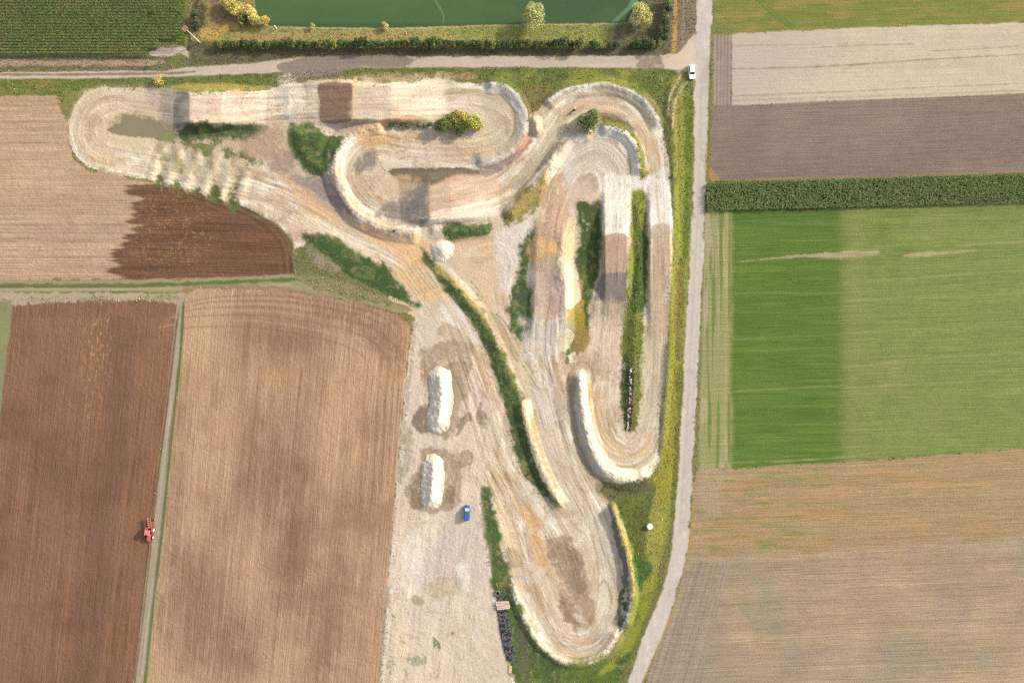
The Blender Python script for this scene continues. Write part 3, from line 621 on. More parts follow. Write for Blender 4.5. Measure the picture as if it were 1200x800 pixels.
# bank right of the bottom loop
fill('712,590 718,592 724,604 731,630 736,660 737,700 734,728 728,738 727,720 730,690 726,650 718,620', (118, 118, 108), rag=1.8, soft=1.2, a=.95)  # shaded left side of the bank, put in as dark grey
fill('725,700 732,690 731,726 725,742', (76, 98, 60), rag=1.2, soft=1.2, a=.8)
fill('728,700 737,690 738,735 728,745', (206, 200, 188), rag=2.4, soft=1.5, a=.7, blot=(NF, -.1, .25))
fill('716,590 724,592 732,612 739,640 745,672 745,696 738,692 736,664 730,636 724,612', (188, 170, 104), rag=2.2, soft=1.2, a=.95, lab=0)  # yellow bank cover, the sunlit side's brightness included in the colour
fill('720,572 760,558 772,556 764,600 756,640 764,668 750,692 745,680 742,648 734,612 722,590', (112, 118, 60), rag=2, soft=2, var=.14, lab=0)
fill('742,650 766,666 756,690 748,694 744,676', (80, 114, 54), rag=1.2, soft=1.5, a=.85)
fill('726,594 734,616 742,648 745,670 741,650 734,622 726,604', (70, 92, 44), rag=.8, soft=1.2, a=.8)
fill('738,720 750,690 766,668 776,664 766,700 744,752 722,780 700,790 716,772', (158, 158, 62), rag=2, soft=2.5, a=.85)
fill('770,600 786,600 778,640 764,700 744,756 726,800 736,800 758,750 778,690 789,640 792,600', (124, 120, 74), rag=2, soft=2.5, a=.85)
fill('764,596 776,590 778,630 768,662 762,640', (172, 160, 76), rag=2.4, soft=2.5, a=.85)
fill('700,566 730,568 760,560 755,576 722,584 704,576', (118, 112, 80), rag=2, soft=2, a=.7)
fill('776,420 784,420 778,520 772,530 774,480', (120, 116, 96), rag=1, soft=2, a=.6)
fill('784,440 798,440 792,560 776,600 766,580 776,520', (166, 154, 62), rag=2.6, soft=2.5, a=.8)
fill('793,440 801,440 796,540 790,600 784,600 790,540', (112, 112, 58), rag=1.6, soft=1.6, a=.75)
fill('787,200 796,200 794,300 790,400 784,430 786,330 789,280', (150, 154, 58), rag=2.2, soft=2, a=.85)
fill('788,110 796,110 794,205 788,206', (158, 140, 66), rag=2.4, soft=1.5, a=.7)
fill('785,150 790,150 790,230 786,220', (80, 104, 56), rag=1.4, soft=1.5, a=.7)
fill('801,100 812,100 811,210 806,300 800,300 803,200', (98, 116, 52), rag=1.6, soft=1.8, a=.8)
fill('793,310 803,310 800,400 794,420 790,380', (138, 114, 68), rag=2, soft=2, a=.7)
fill('780,104 786,104 782,150 778,168 776,140', (104, 110, 58), rag=2, soft=2, a=.8)
# side track to the road
stroke('799,86 793,98 787,108 784,118 783,135', 1.1, (206, 190, 160), a=.95, rag=.5)
stroke('806,95 798,106 793,115 790,128 788,150', 1.0, (202, 188, 166), a=.9, rag=.5)
stroke('802,90 795,102 789,112 786,126 785,150', 1.0, (128, 106, 80), a=.85, rag=.5)
stroke('786,150 784,165 783,180', 2, (106, 116, 64), a=.7, rag=1)
# main road
road = pts('817,-60 817,0 815.5,40 813.5,100 813,180 811.5,240 807.5,320 803,400 799,480 794.5,560 790.5,612 786,650 780,676 771,705 752,752 735.5,800 716,860 734,860 752,800 774,750 791,702 800,670 806,640 809,600 813.5,520 819.5,400 823,320 826,240 828.5,180 831,100 833.5,40 835,0 835,-60')
w, m = fill(road, (206, 193, 181), sm=False, rag=1.1, soft=1., lab=2, var=.07)
rows(w, m, -.04, 1, [(120, 2.6, .04, 121), (40, 1.2, .03, 122)])
mix(w, m * sst(.1, .6, NM2[w] + .3 * NL[w]), (180, 163, 150), .65)
mix(w, m * sst(.35, .7, NF[w] * .7 + NM[w] * .5), (150, 138, 128), .4)
mix(w, m * sst(.2, .6, -NM[w] + .4 * NF[w]), (226, 213, 198), .5)
stroke('822,90 820.5,180 818,240 814,320 810,400 806,480 801,560 797,620', 1.5, (190, 174, 164), a=.55, rag=1)
stroke('827,90 826,180 823,240 819,330 815,400 811,480 806,560 802,620', 1.2, (192, 178, 168), a=.45, rag=1)
stroke('834,30 832,100 830,180 828,212', 1.1, (124, 120, 72), a=.85, rag=.9)
stroke('828.5,170 827.5,190 827,208', 1.1, (186, 150, 90), a=.7, rag=.8)
stroke('816,552 812,600 808.5,640 802,672 792,706 776,748 755,798 735,860', 1.5, (176, 146, 86), a=.75, rag=1.3)
stroke('822,400 817,480 815,540', .8, (150, 126, 90), a=.7, rag=.6)
# tyre lines along the lanes
for q, kw in LANES: flow(q, **kw)
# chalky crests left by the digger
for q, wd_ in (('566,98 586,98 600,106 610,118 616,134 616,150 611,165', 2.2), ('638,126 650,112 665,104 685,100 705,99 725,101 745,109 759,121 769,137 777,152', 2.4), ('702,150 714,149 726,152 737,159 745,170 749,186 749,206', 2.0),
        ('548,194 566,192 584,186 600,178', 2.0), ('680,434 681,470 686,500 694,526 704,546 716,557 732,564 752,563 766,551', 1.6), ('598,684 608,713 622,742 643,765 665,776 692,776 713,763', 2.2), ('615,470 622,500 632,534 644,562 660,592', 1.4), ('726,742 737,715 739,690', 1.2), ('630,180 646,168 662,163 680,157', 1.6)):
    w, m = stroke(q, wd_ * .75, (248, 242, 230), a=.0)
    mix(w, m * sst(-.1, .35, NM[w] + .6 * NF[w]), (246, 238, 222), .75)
# ------------------------------------------------------------------ relief
HT += np.where(LAB == 1, .10 * NM2 + .05 * NF + .12 * NL, 0)
table(180, 126, 320, 126, [(5, 0), (23, .7), (42, 3.3), (80, 2.8), (132, 0)], 19)
table(352, 120, 545, 119, [(0, 0), (20, .5), (61, 3.1), (106, 2.7), (170, 0)], 21)
table(322, 120, 366, 120, [(0, 0), (16, .6), (24, .5), (44, 0)], 14, 6)
table(464, 236, 596, 228, [(4, 0), (39, 2.3), (64, 2.1), (122, 0)], 24)
table(722, 214, 722, 372, [(6, 0), (64, 3.0), (105, 3.0), (142, 0)], 14, 4)
table(773, 196, 774, 430, [(10, 0), (74, 1.6), (120, 1.4), (220, 0)], 12, 4)
table(646, 236, 636, 420, [(10, 0), (60, 1.1), (82, .6), (110, 1.2), (136, 1.2), (165, 0)], 14, 5)
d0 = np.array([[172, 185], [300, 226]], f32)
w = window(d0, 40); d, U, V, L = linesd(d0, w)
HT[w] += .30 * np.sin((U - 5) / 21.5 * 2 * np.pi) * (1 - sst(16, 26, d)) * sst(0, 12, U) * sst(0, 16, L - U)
ridge('452,146 430,150 413,158 401,168 394,180 391,195 392,208 397,222 406,237 420,252 440,263 462,269 494,273', 2.1, 13, 16)   # walking down: inner side on the left hand
ridge('566,98 586,98 600,106 610,118 616,134 616,150 611,165 600,177 582,186 556,192', 1.15, 8, 15)
ridge('638,126 650,112 665,104 685,99.5 705,98 725,100 745,108 759,120 769,136 777,152', 1.15, 8, 16)
ridge('700,151 714,150 726,153 737,160 745,171 749,186 750,208', 1.5, 9, 12)
ridge('592,256 612,232 634,208 648,186 662,170 680,158 696,155', 1.6, 10, 12)
ridge('678,432 680,450 682,472 686,496 692,518 700,538 713,553 730,561 750,561 765,551', 2.3, 13, 15, taper=14)
ridge('613,466 617,488 624,514 634,544 647,571 662,595', 1.7, 9, 15)
ridge('518,316 526,326 545,345 565,370 578,395 590,425 600,452 612,468', .7, 10, 15)
ridge('713,590 721,606 729,630 736,655 741,684 739,712 731,736', 2.2, 8, 12)
ridge('727,738 714,762 692,775 665,776 643,765 622,742 608,713 597,680', 1.0, 8, 17)
ridge('663,250 661,300 661,350 662,398', 1.5, 12, 24, taper=34)
ridge('748,232 749,300 744,380 740,500', .5, 9, 9)
ridge('500,268 540,270 576,266', 1.0, 9, 14)
ridge('786,110 788,200 790,280 785,400 775,530', .5, 7, 10)
ridge('622,134 628,146 630,158', 1.2, 8, 8, taper=6)
w, m, sd = area('338,150 366,148 402,160 384,196 377,207 350,192', 6, 2)
HT[w] += 1.3 * sst(2, -14, sd)
HT += np.where(LAB == 0, .06 * NM2, 0)
HT += np.where((LAB == 4) | (LAB == 5) | (LAB == 6) | (LAB == 7), .05 * NF, 0)
HT[LAB == 14] = np.minimum(HT[LAB == 14], -.05)
w, m, sd = area('120,150 141,134 166,138 190,146 215,158 205,168 170,164 134,160', 3, 1)
HT[w] = np.where(LAB[w] == 14, -.08, HT[w] - .1 * m)
# no ridge may climb onto the fields: fade relief by the outer margin
edge = np.minimum(np.minimum(GX - X0, X1 - GX), np.minimum(GY - Y0, Y1 - GY))
HT *= sst(0, 8, edge)
POND = LAB == 13
HT[POND] = -.7
def hz(px, py):
    j = min(max((px - X0) / STEP, 0), NW - 1.001); i = min(max((py - Y0) / STEP, 0), NH - 1.001)
    j0, i0 = int(j), int(i); a, b = j - j0, i - i0
    return float((HT[i0, j0] * (1 - a) + HT[i0, j0 + 1] * a) * (1 - b) + (HT[i0 + 1, j0] * (1 - a) + HT[i0 + 1, j0 + 1] * a) * b)
def wp(px, py, z=None):
    """where the surveyed photo point lies in metres (points above the ground are nearer to the drone)"""
    if z is None: z = hz(px, py)
    k = (CAMZ - z) / CAMZ * S
    return ((px - 600) * k, (400 - py) * k, z)
# ------------------------------------------------------------------ scene plumbing
sc = bpy.context.scene
COL = sc.collection
def link(o, parent=None):
    COL.objects.link(o)
    if parent is not None: o.parent = parent
    return o
def props(o, label=None, cat=None, group=None, kind=None):
    if label: o['label'] = label
    if cat: o['category'] = cat
    if group: o['group'] = group
    if kind: o['kind'] = kind
    return o
def nodes(name, rough=.9, spec=.15):
    m = bpy.data.materials.new(name); m.use_nodes = True
    nt = m.node_tree; b = nt.nodes['Principled BSDF']
    b.inputs['Roughness'].default_value = rough
    b.inputs['Specular IOR Level'].default_value = spec
    return m, nt, b
def rgba(c, k=1.):
    l = lin(c) * k
    return (float(l[0]), float(l[1]), float(l[2]), 1)
def noise_fac(nt, scale, rot=0., loc=(1, 1, 1), detail=3., rough=.55):
    g = nt.nodes.new('ShaderNodeNewGeometry')
    mp = nt.nodes.new('ShaderNodeMapping'); mp.vector_type = 'TEXTURE'
    mp.inputs['Rotation'].default_value = (0, 0, rot); mp.inputs['Scale'].default_value = loc
    nt.links.new(g.outputs['Position'], mp.inputs['Vector'])
    n = nt.nodes.new('ShaderNodeTexNoise'); n.inputs['Scale'].default_value = scale
    n.inputs['Detail'].default_value = detail; n.inputs['Roughness'].default_value = rough
    nt.links.new(mp.outputs['Vector'], n.inputs['Vector'])
    return n.outputs['Fac']
def span(nt, fac, lo, hi, a=.25, b=.75):
    r = nt.nodes.new('ShaderNodeMapRange'); r.inputs['From Min'].default_value = a; r.inputs['From Max'].default_value = b
    r.inputs['To Min'].default_value = lo; r.inputs['To Max'].default_value = hi
    nt.links.new(fac, r.inputs['Value']); return r.outputs['Result']
def mul(nt, col, fac):
    v = nt.nodes.new('ShaderNodeVectorMath'); v.operation = 'SCALE'
    nt.links.new(col, v.inputs[0]); nt.links.new(fac, v.inputs['Scale']); return v.outputs['Vector']
def bump(nt, b, facs, dist):
    s = facs[0]
    for f in facs[1:]:
        a = nt.nodes.new('ShaderNodeMath'); a.operation = 'ADD'; nt.links.new(s, a.inputs[0]); nt.links.new(f, a.inputs[1]); s = a.outputs[0]
    bp = nt.nodes.new('ShaderNodeBump'); bp.inputs['Strength'].default_value = 1; bp.inputs['Distance'].default_value = dist
    nt.links.new(s, bp.inputs['Height']); nt.links.new(bp.outputs['Normal'], b.inputs['Normal'])
def ground_mat(name, amp=.16, dist=.12, furrow=None, famp=.10, rough=.95):
    m, nt, b = nodes(name, rough, .08)
    at = nt.nodes.new('ShaderNodeAttribute'); at.attribute_name = 'col'
    f1 = noise_fac(nt, 2.2, detail=5, rough=.7)
    col = mul(nt, at.outputs['Color'], span(nt, f1, 1 - amp, 1 + amp))
    fs = [f1]
    if furrow is not None:
        f2 = noise_fac(nt, 1., rot=furrow, loc=(14, .42, 1), detail=3, rough=.6)
        col = mul(nt, col, span(nt, f2, 1 - famp, 1 + famp)); fs.append(f2)
    nt.links.new(col, b.inputs['Base Color'])
    bump(nt, b, fs, dist)
    return m
def leaf_mat(name):
    m, nt, b = nodes(name, .7, .2)
    at = nt.nodes.new('ShaderNodeAttribute'); at.attribute_name = 'col'
    nt.links.new(at.outputs['Color'], b.inputs['Base Color'])
    tr = nt.nodes.new('ShaderNodeBsdfTranslucent'); nt.links.new(at.outputs['Color'], tr.inputs['Color'])
    mx = nt.nodes.new('ShaderNodeMixShader'); mx.inputs['Fac'].default_value = .35
    out = nt.nodes['Material Output']
    nt.links.new(b.outputs[0], mx.inputs[1]); nt.links.new(tr.outputs[0], mx.inputs[2]); nt.links.new(mx.outputs[0], out.inputs['Surface'])
    return m
def plain(name, c, rough=.5, spec=.4, metal=0., k=1., amp=.12, scale=6.):
    """paint, rubber, wood, steel: a little procedural wear in every one"""
    m, nt, b = nodes(name, rough, spec)
    b.inputs['Metallic'].default_value = metal
    rgb = nt.nodes.new('ShaderNodeRGB'); rgb.outputs[0].default_value = rgba(c, k)
    n = noise_fac(nt, scale, detail=4)
    nt.links.new(mul(nt, rgb.outputs[0], span(nt, n, 1 - amp, 1 + amp)), b.inputs['Base Color'])
    return m
def mesh_np(name, V, F, col=None, mat=None, smooth_=False, quads=True):
    V = np.asarray(V, f32); F = np.asarray(F, np.int32)
    me = bpy.data.meshes.new(name)
    n = F.shape[1]
    me.vertices.add(len(V)); me.vertices.foreach_set('co', V.ravel())
    me.loops.add(F.size); me.loops.foreach_set('vertex_index', F.ravel())
    me.polygons.add(len(F)); me.polygons.foreach_set('loop_start', np.arange(0, F.size, n, dtype=np.int32))
    if smooth_: me.polygons.foreach_set('use_smooth', np.ones(len(F), bool))
    me.update(calc_edges=True)
    if col is not None:
        a = me.attributes.new('col', 'FLOAT_COLOR', 'POINT')
        c4 = np.ones((len(V), 4), f32); c4[:, :3] = col
        a.data.foreach_set('color', c4.ravel())
    if mat is not None: me.materials.append(mat)
    return me
# ------------------------------------------------------------------ ground sheet, cut along the field edges
kz = (CAMZ - HT) / CAMZ * S
PX = (GX - 600) * kz; PY = (400 - GY) * kz
VALL = np.stack([PX, PY, HT], -1).reshape(-1, 3).astype(f32)
CALL = np.clip(ALB * KALB, 0.004, .9).reshape(-1, 3)
ii, jj = np.meshgrid(np.arange(NH - 1), np.arange(NW - 1), indexing='ij')
q0 = (ii * NW + jj).ravel()
FALL = np.stack([q0, q0 + NW, q0 + NW + 1, q0 + 1], -1)
FL = LAB[:-1, :-1].ravel()
R = math.radians
KINDS = {
 0: ('grass', 'rough green and yellow grass verge around the motocross track and along the road', 'grass', dict(amp=.16, dist=.25)),
 1: ('motocross_track', 'pale sandy motocross track winding in loops with banked turns and jumps', 'race track', dict(amp=.24, dist=.16)),
 2: ('road', 'long straight pale gravel road running down between the track and the green field', 'road', dict(amp=.05, dist=.03)),
 3: ('dirt_track', 'pale two-rut dirt track running below the hedge row and the pond to the junction', 'dirt track', dict(amp=.08, dist=.06)),
 4: ('stubble_field', 'pale brown stubble field in fine rows beside the left hairpin', 'field', dict(furrow=0., famp=.18, dist=.18)),
 5: ('turned_soil', 'dark brown freshly turned soil with a toothed left edge in the stubble field', 'field', dict(furrow=0., famp=.22, dist=.25)),
 6: ('ploughed_field', 'dark brown ploughed field in long rows where the red tractor works', 'field', dict(furrow=R(90) - .112, famp=.22, dist=.16)),
 7: ('harrowed_field', 'light brown harrowed field with long rows between the farm track and the parking ground', 'field', dict(furrow=R(90) - .092, famp=.22, dist=.16)),
 8: ('meadow', 'green meadow with tan patches in the upper right corner beside the road', 'meadow', dict(furrow=.03, famp=.10, dist=.2)),
 9: ('bare_field', 'pale beige bare field with thin dark wheel lines below the meadow', 'field', dict(furrow=.032, famp=.07, dist=.1)),
 10: ('tilled_field', 'grey brown tilled field between the pale field and the tall crop strip', 'field', dict(furrow=.032, famp=.17, dist=.18)),
 11: ('green_field', 'green sown field, vivid beside the road and paler farther from it, with a bare streak', 'field', dict(furrow=.035, famp=.2, dist=.2)),
 12: ('fallow_field', 'tan fallow field with faint green bands in the lower right corner', 'field', dict(furrow=.04, famp=.22, dist=.2)),
 15: ('field', 'dark soil under the maize rows in the upper left corner', 'field', dict(furrow=0., famp=.18, dist=.18)),
 16: ('farm_path', 'narrow grassy farm path with pale wheel lines between the brown fields', 'path', dict(amp=.12, dist=.10)),
 17: ('crop_ground', 'dark ground under the tall green crop strip', 'field', dict(amp=.12)),
}
# every label keeps to one sheet; the water lies in its own
def sheet(k, name, mat, label, cat):
    f = FALL[FL == k]
    if not len(f): return None
    u, inv = np.unique(f, return_inverse=True)
    me = mesh_np(name, VALL[u], inv.reshape(f.shape), CALL[u], mat, True)
    o = link(bpy.data.objects.new(name, me))
    return props(o, label, cat, kind='structure')
for k, (nm, lb, ct, kw) in KINDS.items():
    sheet(k, nm, ground_mat(nm + '_soil', **kw), lb, ct)
wm, nt, b = nodes('pond_water', .2, .12)
at = nt.nodes.new('ShaderNodeAttribute'); at.attribute_name = 'col'
f1 = noise_fac(nt, .06, detail=3); nt.links.new(mul(nt, at.outputs['Color'], span(nt, f1, .93, 1.07)), b.inputs['Base Color'])
bump(nt, b, [noise_fac(nt, 1.2, detail=3)], .03)
sheet(13, 'pond', wm, 'dark green pond with pale shallows at its right corner', 'pond')
wm2, nt, b = nodes('puddle_water', .35, .15)
at = nt.nodes.new('ShaderNodeAttribute'); at.attribute_name = 'col'
f1 = noise_fac(nt, .8, detail=3); nt.links.new(mul(nt, at.outputs['Color'], span(nt, f1, .95, 1.05)), b.inputs['Base Color'])
sheet(14, 'puddle', wm2, 'shallow olive mud puddle inside the left hairpin of the track', 'puddle')
# land beyond the survey, out to the horizon
fx = [(X0 - 600) * S, (X1 - 600) * S]; fy = [(400 - Y1) * S, (400 - Y0) * S]; B = 6000
V = [(-B, -B, 0), (B, -B, 0), (B, B, 0), (-B, B, 0), (fx[0], fy[0], 0), (fx[1], fy[0], 0), (fx[1], fy[1], 0), (fx[0], fy[1], 0)]
F = [(0, 1, 5, 4), (1, 2, 6, 5), (2, 3, 7, 6), (3, 0, 4, 7)]
m, nt, b = nodes('far_fields', .95, .05)
g = nt.nodes.new('ShaderNodeNewGeometry')
mp = nt.nodes.new('ShaderNodeMapping'); mp.inputs['Scale'].default_value = (.006, .012, 1); mp.inputs['Rotation'].default_value = (0, 0, .1)
nt.links.new(g.outputs['Position'], mp.inputs['Vector'])
vo = nt.nodes.new('ShaderNodeTexVoronoi'); vo.distance = 'CHEBYCHEV'; vo.voronoi_dimensions = '2D'; nt.links.new(mp.outputs['Vector'], vo.inputs['Vector'])
sp = nt.nodes.new('ShaderNodeSeparateColor'); nt.links.new(vo.outputs['Color'], sp.inputs[0])
rp = nt.nodes.new('ShaderNodeValToRGB'); rp.color_ramp.interpolation = 'CONSTANT'
el = rp.color_ramp.elements
el[0].color = rgba((170, 140, 112), KALB); el[1].position = .2; el[1].color = rgba((110, 130, 62), KALB)
for p_, c_ in ((.4, (190, 165, 135)), (.55, (130, 100, 78)), (.7, (140, 145, 85)), (.85, (176, 152, 120))):
    e = el.new(p_); e.color = rgba(c_, KALB)
nt.links.new(sp.outputs[0], rp.inputs[0])
f1 = noise_fac(nt, .5, loc=(20, 1, 1), detail=5)
nt.links.new(mul(nt, rp.outputs[0], span(nt, f1, .86, 1.14)), b.inputs['Base Color'])
props(link(bpy.data.objects.new('ground', mesh_np('ground', V, F, None, m))), 'patchwork of farm fields out to the horizon', 'ground', kind='structure')

# ------------------------------------------------------------------ plants
LEAF = leaf_mat('leaf')
BARK = plain('bark', (120, 104, 84), .9, .1, k=.5)
PLANT_GAIN = 1.75   # leaves seen edge-on and between each other need more than bare ground
def tint(c, n, var=.22, hue=.10):
    base = lin(c) * KALB * PLANT_GAIN
    v = 1 + var * rng.standard_normal((n, 1)).astype(f32)
    base = base * .86 + base.mean() * .14
    h = 1 + hue * rng.standard_normal((n, 3)).astype(f32) * np.array([1, .6, .8], f32)
    return np.clip(base * np.clip(v, .35, 1.9) * h, .003, .8).astype(f32)
def tufts(name, xs, ys, cols, hgt, wid, blades, label, cat='weeds', lean=.75):
    """many small plants: each a spray of leaf blades rooted on the ground; xs, ys in survey pixels"""
    n = len(xs)
    if n == 0: return None
    j = np.clip(((xs - X0) / STEP).astype(int), 0, NW - 1); i = np.clip(((ys - Y0) / STEP).astype(int), 0, NH - 1)
    z = HT[i, j]; k = (CAMZ - z) / CAMZ * S
    bx, by = (xs - 600) * k, (400 - ys) * k
    sc_ = rng.uniform(.6, 1.35, n).astype(f32)
    N = n * blades
    ang = rng.uniform(0, 2 * np.pi, N); ln = np.repeat(sc_, blades) * rng.uniform(.6, 1.2, N)
    H = hgt * ln * rng.uniform(.5, 1.1, N); D = hgt * lean * ln * rng.uniform(.3, 1.2, N)
    W = wid * ln * .5
    X = np.repeat(bx, blades) + rng.normal(0, wid * .5, N); Y = np.repeat(by, blades) + rng.normal(0, wid * .5, N); Z = np.repeat(z, blades) - .02
    ca, sa = np.cos(ang), np.sin(ang)
    V = np.empty((N, 4, 3), f32)
    V[:, 0] = np.stack([X, Y, Z], -1)
    mx, my, mz = X + ca * D * .55, Y + sa * D * .55, Z + H * .8
    V[:, 1] = np.stack([mx - sa * W, my + ca * W, mz], -1)
    V[:, 2] = np.stack([X + ca * D, Y + sa * D, Z + H * .85], -1)
    V[:, 3] = np.stack([mx + sa * W, my - ca * W, mz], -1)
    c = np.repeat(cols, blades, 0) * (1 + .14 * rng.standard_normal((N, 1)))
    c = np.repeat(np.clip(c, .003, .8), 4, 0)
    F = np.arange(N * 4, dtype=np.int32).reshape(N, 4)
    o = link(bpy.data.objects.new(name, mesh_np(name, V.reshape(-1, 3), F, c, LEAF)))
    return props(o, label, cat, kind='stuff')
def scatter(mask_w, mask_m, per_px, thr=.45):
    """random points where the mask holds; returns survey pixels"""
    w, m = mask_w, mask_m
    n = int(m.size * per_px)
    i = rng.integers(0, m.shape[0], n); j = rng.integers(0, m.shape[1], n)
    ok = m[i, j] > thr + .3 * rng.random(n)
    i, j = i[ok], j[ok]
    return (GX[w][i, j] + rng.uniform(-.5, .5, len(i))).astype(f32), (GY[w][i, j] + rng.uniform(-.5, .5, len(i))).astype(f32)
def groundcol(xs, ys, gain=1., var=.2):
    j = np.clip(((xs - X0) / STEP).astype(int), 0, NW - 1); i = np.clip(((ys - Y0) / STEP).astype(int), 0, NH - 1)
    c = ALB[i, j] * KALB * gain
    lum = c.mean(1, keepdims=True); c = c * np.minimum(1, .26 / (lum + 1e-6)); c = c * .78 + c.mean(1, keepdims=True) * .22
    return np.clip(c * np.clip(1 + var * rng.standard_normal((len(xs), 1)), .4, 1.8) * (1 + .06 * rng.standard_normal((len(xs), 3))), .003, .8).astype(f32)
GLAB = ['dark green clover-like weeds on the mound between the first loop and the left bend',
 'low grey green weeds behind the puddle and below the first jump', None, 'short green weeds on the rough ground beside the rollers',
 'dark green wedge of weeds between the track and the light brown field', 'dark green weeds down the long bank between the parking ground and the track',
 'square dark green weed patch beside the pale cone-shaped heap', 'grey green weeds in the hollow left of the orange straight',
 'yellowish dry plants on the bank below the first hairpin', 'yellow green weeds on the outer side of the white hairpin bank',
 'dark green weeds in the hollow between the orange straight and the big jump', 'tall yellow green weeds on the strip that holds the tyre wall',
 'dark green weeds on the slope around the lowest loop']
for gi, (s, w, m) in enumerate(GREEN):
    if gi >= len(GLAB) or GLAB[gi] is None: continue
    mm = np.where(LAB[w] == 0, m, 0)
    if gi == 11: mm = mm * sst(2.2, 4.2, np.abs(GX[w] - np.interp(GY[w], [428, 503], [740.9, 736.9])) + 9 * (GY[w] < 429) + 9 * (GY[w] > 506))
    mm = mm * sst(-.3, .35, NM[w] * .8 + NF[w] * .7 + .1 + .5 * (m - 1))
    xs, ys = scatter(w, mm, .30 * STEP * STEP, .2)
    if gi in (11, 9): hg, wd_ = .28, .22
    elif gi in (12, 5): hg, wd_ = .15, .17
    else: hg, wd_ = .13, .17
    c = groundcol(xs, ys, 2.1, .34)
    if gi in (11, 9):
        k = rng.random(len(xs)) < .22
        c[k] = tint((160, 156, 84), int(k.sum()))
    elif gi in (0, 4, 6, 12, 5):
        k = rng.random(len(xs)) < .05
        c[k] = tint((126, 142, 84), int(k.sum()))
    tufts('weeds', xs, ys, c, hg, wd_, 5, GLAB[gi])
# verge grass
gm = np.where(LAB == 0, 1., 0.).astype(f32)
vw = (slice(0, NH), slice(0, NW))
excl = np.zeros_like(gm)
for (s, w, m) in GREEN: excl[w] = np.maximum(excl[w], m)
gmv = gm * (1 - np.clip(excl * 1.3, 0, 1))
gmv *= np.where((GX > 220) | (GY > 66), 1, 0)
xs, ys = scatter(vw, gmv, .15 * STEP * STEP, .4)
c = groundcol(xs, ys, 2.25, .3)
k = rng.random(len(xs)) < .08; c[k] = tint((156, 150, 88), int(k.sum()))
tufts('verge_grass', xs, ys, c, .24, .2, 5, 'tall rough grass growing on the verges of the track and the road', 'grass')
# sparse plants on the edges of the dirt: a fringe along every bank
fr = np.zeros_like(gm)
b_ = gm.copy()
for _ in range(4):
    b_ = np.maximum.reduce([b_, np.roll(b_, 1, 0), np.roll(b_, -1, 0), np.roll(b_, 1, 1), np.roll(b_, -1, 1)])
fr = b_ * np.where(LAB == 1, 1, 0) * sst(-.1, .4, NM)
xs, ys = scatter(vw, fr, .12 * STEP * STEP, .35)
tufts('weeds', xs, ys, tint((128, 128, 76), len(xs)), .26, .2, 4, 'scattered small weeds along the ragged edges of the sandy track')
# maize, row on row
def crop(name, X, Y, c, h, wd_, leaves, label, cat, reach=.42):
    n = len(X); N = n * leaves
    ang = rng.uniform(0, 2 * np.pi, N); hz_ = np.repeat(rng.uniform(.85, 1.12, n), leaves) * h
    zr = rng.uniform(.25, .92, N) * hz_; L = rng.uniform(.35, .62, N) * h * reach
    ca, sa = np.cos(ang), np.sin(ang); x = np.repeat(X, leaves); y = np.repeat(Y, leaves)
    W = wd_ * rng.uniform(.7, 1.3, N)
    V = np.empty((N, 6, 3), f32)
    def P_(i, r, z, s):
        V[:, i] = np.stack([x + ca * r * L - sa * W * s, y + sa * r * L + ca * W * s, zr + z * L], -1)
    P_(0, .02, -.1, .25); P_(1, .02, -.1, -.25); P_(2, .55, .42, 1); P_(3, .55, .42, -1); P_(4, 1.05, .2, .2); P_(5, 1.05, .2, -.2)
    b0 = np.arange(N, dtype=np.int32) * 6
    F = np.concatenate([np.stack([b0, b0 + 1, b0 + 3, b0 + 2], -1), np.stack([b0 + 2, b0 + 3, b0 + 5, b0 + 4], -1)])
    cc = np.repeat(c, leaves, 0) * np.clip(1 + .2 * rng.standard_normal((N, 1)), .4, 1.7)
    o = link(bpy.data.objects.new(name, mesh_np(name, V.reshape(-1, 3), F, np.repeat(np.clip(cc, .003, .6), 6, 0), LEAF)))
    props(o, label, cat, kind='stuff')
kz2 = (CAMZ - 1.7) / CAMZ * S
X, Y = [], []
for r_, yy in enumerate(np.arange(-58, 62.5, 3.5)):
    xe = np.arange(-58, 216.5 - (6 if yy > 50 else 0), .95); xe = xe + rng.uniform(-.35, .35, len(xe))
    X.append(xe); Y.append(np.full(len(xe), yy) + rng.uniform(-.14, .14, len(xe)))
X = np.concatenate(X); Y = np.concatenate(Y)
gap = fbm(X / 22, Y / 16, 301, 3) + .6 * sst(24, 0, np.hypot((X - 192) / 1.0, (Y - 40) / .9)) 
keep = (gap < .62) & ~((Y > 55) & (X > 172))
X, Y, gap = X[keep], Y[keep], gap[keep]
c = tint((110, 128, 60), len(X), .2, .08)
t_ = sst(-.1, .5, fbm(X / 40, Y / 26, 305, 3) + .5 * vn(X / 5, Y / 3.4, 4) + .35 * sst(44, 54, Y))[:, None]
c = c * (1 - .55 * t_) + tint((140, 134, 76), len(X)) * .55 * t_
crop('maize', (X - 600) * kz2, (400 - Y) * kz2, c, 2.2, .09, 7, 'rows of tall green maize in the upper left field corner', 'crop', .2)
nn = 13000
X = rng.uniform(829, 1258, nn); t = (X - 828) / 372
yt = 213 - 10.5 * t; yb = 246.5 - 10 * t
Y = yt + rng.random(nn) * (yb - yt)
c = tint((108, 128, 62), nn, .22, .08) * (1 + .35 * fbm(X / 14, Y / 9, 811, 4))[:, None].astype(f32)
c = np.clip(c, .004, .6)
k = rng.random(nn) < .16; c[k] = tint((140, 148, 80), int(k.sum()))
crop('tall_crop', (X - 600) * kz2, (400 - Y) * kz2, c, 1.3, .08, 7, 'narrow strip of tall dark green crop between the grey brown and the green field', 'crop', .34)

